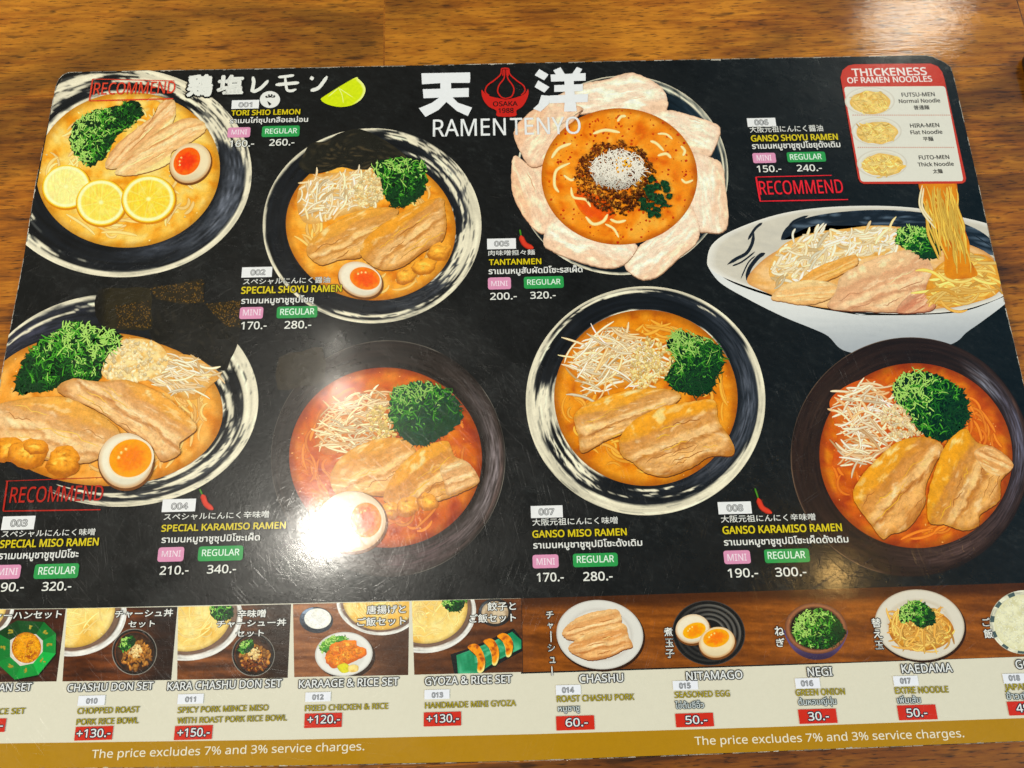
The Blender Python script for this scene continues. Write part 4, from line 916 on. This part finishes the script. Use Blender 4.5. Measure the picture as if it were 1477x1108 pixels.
d.part('scallions', lambda a: scallion(a, B5([(205, 320), (230, 230), (300, 188), (380, 195), (450, 240), (490, 310), (460, 370), (370, 405), (270, 385)]), 420, R, (-.75, -.5), (5, 12), (1, 2), (14, 40, 16), .1))
d = Dish('white plate of plain noodles topped with scallions', None, 8, 'topping_picture')
d.part('plate', lambda a: round_plate(a, B5.el(902, 273, 248, 194, 8), .7, (234, 226, 208), (206, 190, 164)))
P = B5([(735, 320), (740, 250), (790, 190), (880, 170), (980, 190), (1060, 240), (1092, 310), (1050, 375), (970, 410), (860, 415), (780, 380)])
d.part('noodles', lambda a: (mound(a, P, (206, 158, 76), (160, 104, 44), 2), strands(a, P, 210, R, (14, 40), (1.8, 3.0), (170, 114, 48), (240, 202, 126), (0, 3.1), 3.0, seg=9)))
d.part('scallions', lambda a: scallion(a, B5([(785, 210), (830, 150), (905, 145), (960, 180), (990, 240), (970, 275), (900, 285), (850, 250), (810, 265)]), 190, R, (-.8, -.4), (5, 12), (1, 2), bias=.15))
d = Dish('checked bowl of white rice cut off at the right', CARD_L, 8, 'topping_picture')
def rb(a):
    E = B5.el(1480, 258, 192, 176, 0); bowl(a, E, (E[0], E[1], E[2] * .82, E[3] * .84, 0), [], (), (206, 204, 186), n=90, nr=6)
    for k in range(12): 
        q = [epoint(E, rad(30 * k + s_), t) for s_, t in ((0, .99), (12, .99), (12, .86), (0, .86))]; a.poly(q, (78, 92, 92), .3)
d.part('bowl', rb)
E = B5.el(1480, 262, 168, 156, 0)
d.part('rice', lambda a: (mound(a, eline(E, 24), (226, 224, 196), (206, 202, 168), 3, .1), heap(a, eline((E[0], E[1], E[2] * .97, E[3] * .97, 0), 24), 420, R, (1.1, 2.0), (240, 239, 218), (206, 204, 176), 1.7, .07)))

# ------------------------------------------------------------------ captions
TZ = 240
WHITE, YEL, PINK, GRN = (236, 236, 228), (222, 200, 20), (226, 150, 186), (44, 158, 78)
def hquad(Zf, x0, y0, x1, y1):
    """box with level edges in the menu plane: corner windows tl and br"""
    p = plane([Zf(x0, y0), Zf(x1, y1)])[:, :2]
    return p
def unplane(xy):
    p = np.concatenate([np.asarray(xy, float), np.zeros((len(xy), 1))], 1) - _C; c = p @ _R
    return [(CX - FPX * u / w, CY + FPX * v / w) for u, v, w in c]
def box(Zf, x0, y0, x1, y1):
    """tl from x0,y0; width to x1; bottom at y1 below the left end; sides square in the menu plane"""
    p = plane([Zf(x0, y0), Zf(x1, y0), Zf(x0, y1)])[:, :2]; l = (p[0][0] + p[2][0]) / 2; r = l + p[1][0] - p[0][0]; t, b = p[0][1], p[2][1]
    return unplane([(l, t), (r, t), (r, b), (l, b)])
def caption(Zf, label, nb, num, en, th, jp, mini, reg, p1, p2, clip=None, dark=(34, 32, 10), thh=.62, boxlabel=None):
    z = TZ; a = Art(z); a.poly(box(Zf, *nb), (240, 240, 240)); a.z += 2
    a.text(num[0], *num[1:], (206, 206, 206), .006, outline=(52, 54, 56), ow=.045)
    root = a.build('dish_caption', menu, label, clip)
    def T(name, *q, **k):
        b = Art(z); b.text(*q, **k); return b.build(name, root, None, clip)
    if jp: T('japanese_name', *jp, (226, 226, 220), .012, 'box', outline=(20, 20, 20), ow=.03)
    T('english_name', *en, YEL, .022, outline=dark, ow=.05)
    T('thai_name', *th, (232, 232, 226), .022, 'thai', outline=(24, 25, 26), ow=.04)
    for nm, tg, col, tc in (('mini_tag', mini, PINK, (250, 226, 238)), ('regular_tag', reg, GRN, (226, 246, 230))):
        b = Art(z); q = box(Zf, *tg[0]); b.poly(rrect(q, .22 * math.dist(q[0], q[3])), col); b.z += 2
        b.text('MINI' if nm[0] == 'm' else 'REGULAR', *tg[1], tc, .012); b.build(nm, root, None, clip)
    T('price', *p1, WHITE, .014, outline=(20, 22, 22), ow=.03); T('price', *p2, WHITE, .014, outline=(20, 22, 22), ow=.03)
def w(Zf, s, x0, x1, y, h): 
    A = Zf(x0, y); return (s, A[0], Zf(x1, y)[0], A[1], h * Zf.k)
def cap_row(Zf, label, num, nb, nt_, jp, en, th, mb, mt, rb_, rt, p1, p2, clip=None):
    caption(Zf, label, nb, w(Zf, num, *nt_), w(Zf, *en), w(Zf, *th), w(Zf, *jp) if jp else None, (mb, w(Zf, 'MINI', *mt)[1:]), (rb_, w(Zf, 'REGULAR', *rt)[1:]), w(Zf, *p1), w(Zf, *p2), clip)
cap_row(TJ, 'caption 001 for the lemon ramen', '001', (430, 282, 630, 345), (482, 577, 331, 32), None, ('TORI SHIO LEMON', 427, 930, 393, 36), ('ราเมนไก่ซุปเกลือเลม่อน', 415, 988, 450, 27), (400, 482, 566, 556), (428, 540, 533, 34), (652, 472, 928, 552), (676, 908, 527, 36), ('160.-', 412, 592, 624, 46), ('260.-', 706, 888, 615, 46))
cap_row(Z2, 'caption 002 for the shoyu ramen', '002', (50, 860, 165, 899), (84, 138, 889, 19), ('スペシャルにんにく醤油', 55, 385, 926, 23), ('SPECIAL SHOYU RAMEN', 48, 428, 960, 25), ('ราเมนหมูชาชูซุปโชยุ', 48, 322, 998, 17), (42, 1012, 131, 1057), (54, 122, 1043, 22), (183, 1010, 337, 1054), (196, 325, 1041, 23), ('170.-', 47, 143, 1096, 28), ('280.-', 212, 313, 1093, 28))
cap_row(Z5, 'caption 003 below the wide bowl at the left', '003', (8, 820, 116, 865), (36, 90, 853, 21), ('スペシャルにんにく味噌', 6, 315, 890, 23), ('SPECIAL MISO RAMEN', 0, 326, 924, 24), ('ราเมนหมูชาชูซุปมิโซะ', -4, 260, 962, 18), (-24, 982, 69, 1029), (-8, 58, 1015, 22), (115, 979, 262, 1028), (128, 250, 1013, 24), ('190.-', -22, 78, 1070, 28), ('320.-', 140, 236, 1067, 28))
cap_row(ZC4, 'caption 004 for the special karamiso ramen', '004', (106, 78, 460, 214), (202, 375, 183, 62), ('スペシャルにんにく辛味噌', 120, 1240, 302, 74), ('SPECIAL KARAMISO RAMEN', 97, 1415, 420, 68), ('ราเมนหมูชาชูซุปมิโซะเผ็ด', 98, 1140, 540, 52), (60, 590, 336, 744), (100, 300, 690, 62), (488, 580, 965, 738), (528, 925, 682, 68), ('210.-', 78, 380, 880, 88), ('340.-', 582, 888, 866, 86))
cap_row(ZC5, 'caption 005 left of the petal plate', '005', (110, 130, 470, 262), (203, 382, 222, 60), ('肉味噌担々麺', 126, 708, 342, 66), ('TANTANMEN', 135, 787, 458, 68), ('ราเมนหมูสับผัดมิโซะรสเผ็ด', 130, 1305, 572, 56), (120, 616, 408, 766), (163, 366, 722, 62), (570, 606, 1068, 755), (614, 1030, 707, 66), ('200.-', 150, 480, 893, 84), ('320.-', 653, 968, 880, 84))
cap_row(Z4, 'caption 006 above the side view bowl', '006', (187, 268, 286, 298), (214, 260, 291, 17), ('大阪元祖にんにく醤油', 197, 452, 318, 22), ('GANSO SHOYU RAMEN', 202, 503, 348, 20), ('ราเมนหมูชาชูซุปโชยุดั้งเดิม', 205, 512, 374, 15), (206, 389, 286, 424), (221, 272, 415, 19), (325, 386, 459, 421), (337, 447, 412, 19), ('150.-', 222, 306, 455, 22), ('240.-', 361, 447, 452, 22))
cap_row(Z7, 'caption 007 for the ganso miso ramen', '007', (84, 778, 192, 819), (112, 163, 808, 20), ('大阪元祖にんにく味噌', 90, 380, 845, 24), ('GANSO MISO RAMEN', 90, 410, 885, 23), ('ราเมนหมูชาชูซุปมิโซะดั้งเดิม', 93, 463, 922, 17), (90, 944, 178, 990), (104, 166, 978, 22), (227, 940, 379, 986), (241, 367, 971, 23), ('170.-', 105, 196, 1035, 29), ('280.-', 263, 362, 1032, 29))
cap_row(Z8, 'caption 008 left of the brown bowl', '008', (43, 705, 176, 754), (80, 143, 741, 24), ('大阪元祖にんにく辛味噌', 56, 434, 787, 28), ('GANSO KARAMISO RAMEN', 63, 540, 832, 29), ('ราเมนหมูชาชูซุปมิโซะเผ็ดดั้งเดิม', 68, 566, 878, 20), (66, 899, 172, 953), (82, 158, 940, 27), (228, 894, 408, 949), (243, 393, 932, 28), ('190.-', 84, 204, 1006, 34), ('300.-', 274, 397, 1002, 34))
def chili(Zf, pts, w_):
    a = Art(TZ + 20); P = spline(Zf(pts), 6, False); n = len(P)
    a.ribbon(P[:n // 3 + 1], w_ * .34, (40, 80, 30), (80, 130, 50), .1, .5); a.ribbon(P[n // 3:], w_, (150, 22, 12), (226, 60, 34), .05, .25); a.build('chili_mark', menu, None)
chili(ZC4, [(505, -30), (525, 10), (545, 60), (575, 130), (650, 185)], 8.5); chili(ZC5, [(520, 15), (530, 70), (545, 130), (590, 205), (690, 248)], 8); chili(Z8, [(190, 650), (200, 680), (208, 705), (222, 730), (258, 749)], 8)
def stamp(Zf, x0, x1, y, h, frame, col, g=.35):
    a = Art(TZ + 10); a.text('RECOMMEND', Zf(x0, y)[0], Zf(x1, y)[0], Zf(x0, y)[1], h * Zf.k, col, .006, g=g)
    for p, q, w_ in frame: a.ribbon([mix(Zf(*p), Zf(*q), k / 8) for k in range(9)], w_, col, col, g, .8)
    a.build('recommend_stamp', menu, None, CARD_L)
stamp(Z1, 414, 775, 238, 52, [((413, 168), (398, 265), 2.2), ((398, 265), (770, 255), 1.8), ((412, 168), (775, 176), 1.1)], (186, 76, 58))
stamp(Z5, 32, 340, 774, 50, [((26, 702), (12, 802), 2.6), ((12, 802), (336, 797), 1.8), ((20, 702), (345, 690), 1.0)], (156, 48, 38))
stamp(Z4, 232, 523, 533, 46, [((217, 472), (232, 556), 2.6), ((217, 472), (480, 466), 1.3), ((230, 556), (537, 550), 1.6)], (196, 50, 60))

# heading 鶏塩レモン, lime wedge, chicken badge
def kana(a, Zf, strokes, grow=0, col=WHITE):
    for pts, w0 in strokes: a.ribbon(spline(Zf(pts), 6, False), w0 * Zf.k + grow, col, col, .03, .45)
hd = [([(585, 108), (592, 150), (582, 205), (580, 222)], 26), ([(582, 222), (640, 195), (700, 135)], 24), ([(772, 112), (830, 106), (888, 98)], 20), ([(752, 168), (840, 160), (925, 152)], 24), ([(822, 106), (828, 160), (838, 205), (870, 212), (905, 200)], 20), ([(1008, 112), (1030, 128)], 26), ([(1010, 210), (1070, 188), (1132, 105)], 26)]
a = Art(TZ)
a.text('鶏', TJ(104, 248)[0], TJ(275, 248)[0], TJ(104, 250)[1], 150 * .1963, WHITE, .05, 'box', outline=(16, 17, 18), ow=.075)
a.text('塩', TJ(325, 232)[0], TJ(505, 232)[0], TJ(325, 233)[1], 130 * .1963, WHITE, .05, 'box', outline=(16, 17, 18), ow=.075)
kana(a, TJ, hd)
a.build('heading_text', menu, 'white brush written heading at the top left')
a = Art(TZ); E = TJ.el(711, 276, 74, 62); a.poly(eline(E, 40), (236, 236, 230)); 
for q in ([(690, 262), (680, 250)], [(705, 252), (702, 238)], [(722, 250), (726, 238)], [(738, 256), (748, 246)]): a.z += 1; a.ribbon(TJ([q[0], mix(q[0], q[1], .5), q[1]]), 3.2, (30, 30, 30), (30, 30, 30), .05, .6)
a.ribbon(TJ([(684, 262), (715, 254), (745, 262)]), 2.4, (30, 30, 30), (30, 30, 30)); a.poly(TJ([(690, 285), (724, 308), (706, 322), (698, 308)]), (30, 30, 30)); a.build('round_badge', menu, 'white round badge with a small black mark')
a = Art(TZ)
P = spline(TJ([(1085, 275), (1120, 245), (1220, 182), (1338, 115), (1362, 125), (1400, 165), (1412, 215), (1380, 275), (1310, 318), (1220, 330), (1130, 310)]), 5)
a.radial(P, TJ(1250, 235), 14, lambda x, y, t, an: mix(mix((226, 240, 16), (206, 226, 10), .5 + nz(x * .3, y * .3)), (244, 250, 150), sstep(.86, .95, t) * sstep(TJ(1290, 0)[0], TJ(1370, 0)[0], x)), .08)
for q in ([(1250, 300), (1240, 240), (1215, 190)], [(1215, 190), (1140, 255)], [(1215, 190), (1320, 260)]): a.ribbon(spline(TJ(q), 4, False), 1.2, (232, 244, 90), (244, 252, 150), .05)
a.build('lime_wedge', menu)

# logo
LOGO = []
for P in ([(45, 150), (150, 148), (300, 145), (443, 142), (445, 190), (441, 228), (288, 228), (288, 275), (433, 270), (433, 343), (300, 346), (345, 392), (460, 430), (425, 500), (335, 458), (250, 384), (185, 450), (78, 507), (24, 436), (130, 392), (190, 349), (62, 354), (56, 280), (200, 276), (200, 230), (50, 240)],):
    logo = Art(TZ); logo.poly(TL(P), (240, 242, 244)); LOGO.append(logo)
logo = Art(TZ); LOGO.append(logo)
for P in ([(1010, 115), (1087, 160), (1050, 207), (973, 165)], [(1002, 208), (1093, 262), (1052, 308), (972, 262)], [(1028, 328), (1097, 335), (1088, 402), (1020, 464), (960, 440), (1005, 400)], [(1125, 125), (1185, 100), (1222, 160), (1150, 165)], [(1318, 98), (1362, 115), (1335, 162), (1275, 160)], [(1103, 160), (1390, 148), (1390, 210), (1107, 218)], [(1133, 247), (1367, 238), (1367, 296), (1133, 302)], [(1097, 332), (1410, 318), (1406, 385), (1090, 396)], [(1213, 165), (1288, 160), (1300, 320), (1318, 462), (1212, 464), (1222, 320)]):
    logo.poly(TL(P), (240, 242, 244)); logo.z += 1
a = Art(TZ); RD = (206, 34, 26)
a.poly(spline(TL([(538, 285), (560, 308), (600, 335), (650, 348), (690, 356), (735, 364), (785, 356), (830, 345), (870, 330), (900, 308), (918, 278), (922, 320), (900, 380), (868, 425), (822, 456), (815, 500), (668, 502), (660, 456), (600, 425), (560, 380), (540, 330)]), 3), RD, .06)
for q in ([(700, 112), (692, 160), (640, 208), (585, 250), (568, 300), (600, 332)], [(762, 112), (772, 160), (830, 212), (880, 250), (893, 295), (862, 328)], [(728, 118), (722, 190), (682, 245), (670, 300), (700, 345), (736, 356)], [(742, 118), (752, 190), (790, 245), (803, 290), (782, 340), (736, 356)], [(700, 112), (730, 108), (762, 112)], [(716, 118), (712, 170)], [(752, 118), (756, 170)]):
    a.ribbon(spline(TL(q), 6, False), 1.9, RD, RD, .03, .8)
a.z += 2; a.text('OSAKA', *[TL(x, 420)[0] for x in (632, 833)], TL(632, 420)[1], 38 * .176, (40, 16, 16), .02); a.text('1988', *[TL(x, 474)[0] for x in (676, 800)], TL(676, 475)[1], 38 * .176, (40, 16, 16), .02)
lg = a.build('logo', menu, 'red garlic bowl emblem between two white characters')
for l_ in LOGO: l_.build('logo_character', lg, 'heavy white character')
a = Art(TZ); a.text('RAMEN', TL(140, 0)[0], TL(737, 0)[0], TL(140, 668)[1], 138 * .176, (240, 242, 242), .004); a.text('TENYO', TL(775, 0)[0], TL(1352, 0)[0], TL(775, 655)[1], 138 * .176, (240, 242, 242), .004); a.build('logo_lettering', lg)

# noodle thickness panel
d = Dish('red framed panel listing three noodle thicknesses at the top right', None, TZ, 'noodle_guide')
fr_ = rrect(T6([(85, 357), (650, 353), (776, 1013), (187, 1016)]), 14); 
d.part('frame', lambda a: (a.poly(T6([(84, 430), (95, 390), (125, 365), (160, 357), (400, 354), (580, 353), (620, 368), (645, 400), (657, 440), (776, 985), (772, 1003), (755, 1014), (480, 1016), (212, 1016), (192, 1006), (182, 988)]), (206, 58, 40)), setattr(a, 'z', a.z + 2),
   a.poly(rrect(T6([(102, 481), (660, 477), (762, 1001), (196, 1004)]), 5), (233, 230, 216), .03)), dz=1)
def gt(name, rows, col, off):
    def f(a):
        for s_, x0, x1, y, h, m in rows: a.text(s_, T6(x0, y)[0], T6(x1, y)[0], T6(x0, y)[1], h * .2616, col, off, m)
    d.part(name, f)
gt('panel_title', [('THICKENESS', 152, 563, 423, 40, 'cap'), ('OF RAMEN NOODLES', 125, 592, 461, 30, 'cap')], (246, 232, 226), .02)
gt('noodle_names', [('FUTSU-MEN', 423, 605, 536, 21, 'cap'), ('Normal Noodle', 408, 635, 571, 20, 'cap'), ('普通麺', 490, 575, 608, 24, 'box'), ('HIRA-MEN', 470, 630, 706, 21, 'cap'), ('Flat Noodle', 472, 647, 743, 20, 'cap'), ('平麺', 541, 597, 781, 24, 'box'), ('FUTO-MEN', 518, 685, 882, 21, 'cap'), ('Thick Noodle', 512, 710, 920, 20, 'cap'), ('太麺', 596, 648, 959, 24, 'box')], (62, 58, 52), .022)
def dots(a):
    for y, x0, x1 in ((637, 150, 690), (815, 178, 702)):
        for k in range(46):
            x = x0 + (x1 - x0) * k / 45; a.poly(T6([(x, y - 2), (x + 7, y - 2), (x + 7, y + 3), (x, y + 3)]), (214, 150, 130))
d.part('dotted_lines', dots)
for (x, y, L, w_) in ((245, 560, (5, 12), (.7, 1.2)), (282, 726, (6, 14), (1, 1.7)), (312, 905, (7, 16), (1.4, 2.4))):
    def pl(a):
        E = T6.el(x, y, 138, 78); a.radial(eline(E, 50), E[:2], 10, lambda X, Y, t, an: mix((226, 220, 200), (240, 237, 224), sstep(.75, .95, t)) if t < .97 else (216, 208, 190), .04)
        P = jit(eline((E[0] + 1, E[1] + 2, E[2] * .82, E[3] * .8, 0), 18), 1, R); mound(a, P, (230, 204, 140), (206, 166, 90), x * .1); strands(a, P, 110, R, L, w_, (196, 150, 70), (246, 224, 158), (-.6, 1.2), 2.4)
    d.part('noodle_photo', pl)

# lower captions
DK = (34, 38, 44)
def low(Bf, label, title, box_, num, names, price, clip=None, th=None):
    a = Art(TZ); a.text(*w(Bf, *title), (234, 236, 234), .014, outline=(26, 30, 36), ow=.066); root = a.build('set_caption', menu, label, clip)
    def T(name, f):
        b = Art(TZ); f(b); b.build(name, root, None, clip)
    if box_: T('number_box', lambda b: (b.poly(box(Bf, *box_), (240, 242, 250)), setattr(b, 'z', b.z + 2), b.text(*w(Bf, *num), (180, 182, 186), .01, outline=(60, 62, 70), ow=.05)))
    T('dish_name', lambda b: [b.text(*w(Bf, *n_), (186, 168, 24), .004, outline=(46, 42, 10), ow=.032) for n_ in names])
    if th: T('thai_name', lambda b: b.text(*w(Bf, *th), (206, 214, 214), .012, 'thai', outline=(44, 60, 64), ow=.075))
    T('price_box', lambda b: (b.poly(box(Bf, *price[0]), (212, 44, 24)), setattr(b, 'z', b.z + 2), b.text(*w(Bf, *price[1]), (236, 236, 236), .012, outline=(30, 30, 44), ow=.075)))
low(B1, 'fried rice set caption', ('CHAHAN SET', -165, 186, 655, 44), None, None, [('FRIED RICE SET', -208, 148, 793, 33)], ((-185, 817, 33, 898), ('+130.-', -180, 16, 880, 46)), CARD_L)
low(B1, 'chashu don set caption', ('CHASHU DON SET', 402, 912, 652, 44), (467, 677, 627, 737), ('010', 516, 580, 722, 28), [('CHOPPED ROAST', 462, 830, 785, 34), ('PORK RICE BOWL', 457, 824, 850, 34)], ((449, 862, 672, 944), ('+130.-', 457, 657, 926, 48)))
low(B2, 'kara chashu don set caption', ('KARA CHASHU DON SET', 48, 727, 643, 46), (110, 668, 263, 727), ('011', 156, 216, 712, 28), [('SPICY PORK MINCE MISO', 110, 648, 779, 34), ('WITH ROAST PORK RICE BOWL', 107, 758, 842, 34)], ((91, 857, 315, 941), ('+150.-', 108, 298, 921, 48)))
low(B3, 'fried chicken and rice set caption', ('KARAAGE & RICE SET', 47, 640, 630, 46), (85, 657, 236, 713), ('012', 128, 192, 699, 28), [('FRIED CHICKEN & RICE', 83, 577, 768, 34)], ((80, 783, 302, 869), ('+120.-', 98, 290, 843, 48)))
low(B3, 'gyoza and rice set caption', ('GYOZA & RICE SET', 799, 1315, 613, 46), (795, 642, 944, 698), ('013', 840, 905, 686, 28), [('HANDMADE MINI GYOZA', 799, 1340, 752, 35)], ((791, 776, 1013, 860), ('+130.-', 809, 1000, 837, 47)))
low(B4, 'roast chashu pork caption', ('CHASHU', 342, 594, 618, 46), (206, 632, 349, 688), ('014', 244, 310, 674, 29), [('ROAST CHASHU PORK', 213, 657, 728, 35)], ((208, 810, 427, 892), ('60.-', 264, 390, 869, 46)), None, ('หมูชาชู', 220, 342, 782, 26))
low(B4, 'seasoned egg caption', ('NITAMAGO', 958, 1280, 602, 46), (878, 607, 1022, 660), ('015', 917, 980, 649, 29), [('SEASONED EGG', 890, 1207, 704, 34)], ((894, 795, 1112, 874), ('50.-', 953, 1077, 854, 46)), None, ('ไข่ต้มซีอิ๊ว', 894, 1058, 766, 28))
low(B5, 'green onion caption', ('NEGI', 288, 422, 555, 46), (217, 567, 352, 624), ('016', 251, 315, 609, 28), [('GREEN ONION', 221, 492, 663, 34)], ((236, 738, 445, 818), ('30.-', 291, 404, 798, 44)), None, ('ต้นหอมญี่ปุ่น', 236, 444, 714, 26))
low(B5, 'extra noodle caption', ('KAEDAMA', 806, 1084, 538, 46), (757, 555, 893, 610), ('017', 797, 852, 595, 28), [('EXTRE NOODLE', 769, 1062, 652, 34)], ((782, 716, 994, 798), ('50.-', 833, 945, 779, 44)), None, ('เพิ่มเส้น', 781, 908, 704, 26))
low(B5, 'plain rice caption cut off at the right', ('GOHAN', 1434, 1640, 513, 45), (1360, 542, 1495, 597), ('018', 1395, 1453, 579, 27), [('JAPANESE RICE', 1371, 1690, 632, 34)], ((1387, 695, 1590, 772), ('49.-', 1437, 1550, 753, 44)), CARD_L, ('ข้าวญี่ปุ่น', 1382, 1560, 682, 26))
def jp_text(rows, col=(238, 238, 232), vertical=None):
    a = Art(TZ)
    for Bf, s_, x0, x1, y, h in rows: a.text(*w(Bf, s_, x0, x1, y, h), col, .02, 'box', outline=(20, 20, 22), ow=.075)
    for Bf, pts in vertical or ():
        for ch, x, y, sz in pts:
            if ch == 'ー':
                q = Bf([(x, y - sz * .45), (x + 1, y), (x + 2, y + sz * .45)]); a.ribbon(q, 3.4, (20, 20, 22), (20, 20, 22), .03, .8); a.z += 2; a.ribbon(q, 1.6, col, col, .03, .8); a.z += 2
            else:
                k = .34 if ch in 'ャュョ' else .46
                a.text(*w(Bf, ch, x - sz * k, x + sz * k, y + sz * k, sz * k * 2), col, .02, 'box', outline=(20, 20, 22), ow=.075)
    a.build('japanese_text', menu, None, CARD_L)
jp_text([(B1, 'チャーハンセット', -100, 365, 226, 44)])
jp_text([(B1, 'チャーシュ丼', 685, 1030, 212, 44), (B1, 'セット', 766, 922, 270, 38)])
jp_text([(B2, '辛味噌', 466, 633, 212, 46), (B2, 'チャーシュー丼', 342, 755, 270, 42), (B2, 'セット', 456, 622, 326, 38)])
jp_text([(B3, '唐揚げと', 452, 682, 190, 50), (B3, 'ご飯セット', 394, 682, 262, 50)])
jp_text([(B3, '餃子と', 1172, 1340, 170, 50), (B3, 'ご飯セット', 1064, 1340, 242, 50)])
jp_text([], vertical=[(B4, [('チ', 172, 228, 46), ('ャ', 175, 290, 46), ('ー', 177, 352, 70), ('シ', 181, 417, 44), ('ュ', 187, 487, 46), ('ー', 183, 550, 60)])])
jp_text([], vertical=[(B4, [('煮', 854, 325, 52), ('玉', 860, 388, 50), ('子', 863, 450, 52)])])
jp_text([], vertical=[(B5, [('ね', 132, 307, 54), ('ぎ', 138, 370, 50)])])
jp_text([], vertical=[(B5, [('替', 666, 262, 52), ('え', 674, 322, 50), ('玉', 682, 384, 48)])])
jp_text([], vertical=[(B5, [('ご', 1272, 258, 48), ('飯', 1284, 322, 52)])])
FT = 'The price excludes 7% and 3% service charges.'
for x0, x1, y in ((132, 525, 1093.6), (1002.5, 1393, 1074.6)):
    a = Art(60); a.text(FT, x0, x1, y, 11.6, (240, 232, 206), .006); a.build('service_note', menu, 'pale service charge note on the gold band')

# ------------------------------------------------------------------ black holder at the right rim of the picture
holder_mat = simple('black_plastic', (.012, .012, .013), .35, .4); steel_mat = simple('brushed_metal', (.55, .56, .55), .35)
def rbox(name, x0, y0, x1, y1, z0, z1, r, mat, parent=None, **kw):
    P = rrect([(x0, y1), (x1, y1), (x1, y0), (x0, y0)], r, 6)
    o = slab(name, P[::-1], z0, z1, [mat], parent, **kw)
    b = o.modifiers.new('bevel', 'BEVEL'); b.width = .0015; b.segments = 3; b.limit_method = 'ANGLE'; b.angle_limit = rad(50)
    return o
pA, pB = plane([(1473, 97), (1474.5, 169)], TABLE)[:, :2]
hx, hy0, hy1 = pA[0], pB[1], pA[1] + .006
hold = rbox('holder', hx, hy0, hx + .09, hy1, TABLE, TABLE + .004, .005, holder_mat, None, label='black holder with a pale metal insert at the right rim beside the menu', cat='holder')
rbox('metal_insert', hx + .0003, hy0 + .0035, hx + .084, hy1 - .0035, TABLE + .0042, TABLE + .005, .0025, steel_mat, hold)
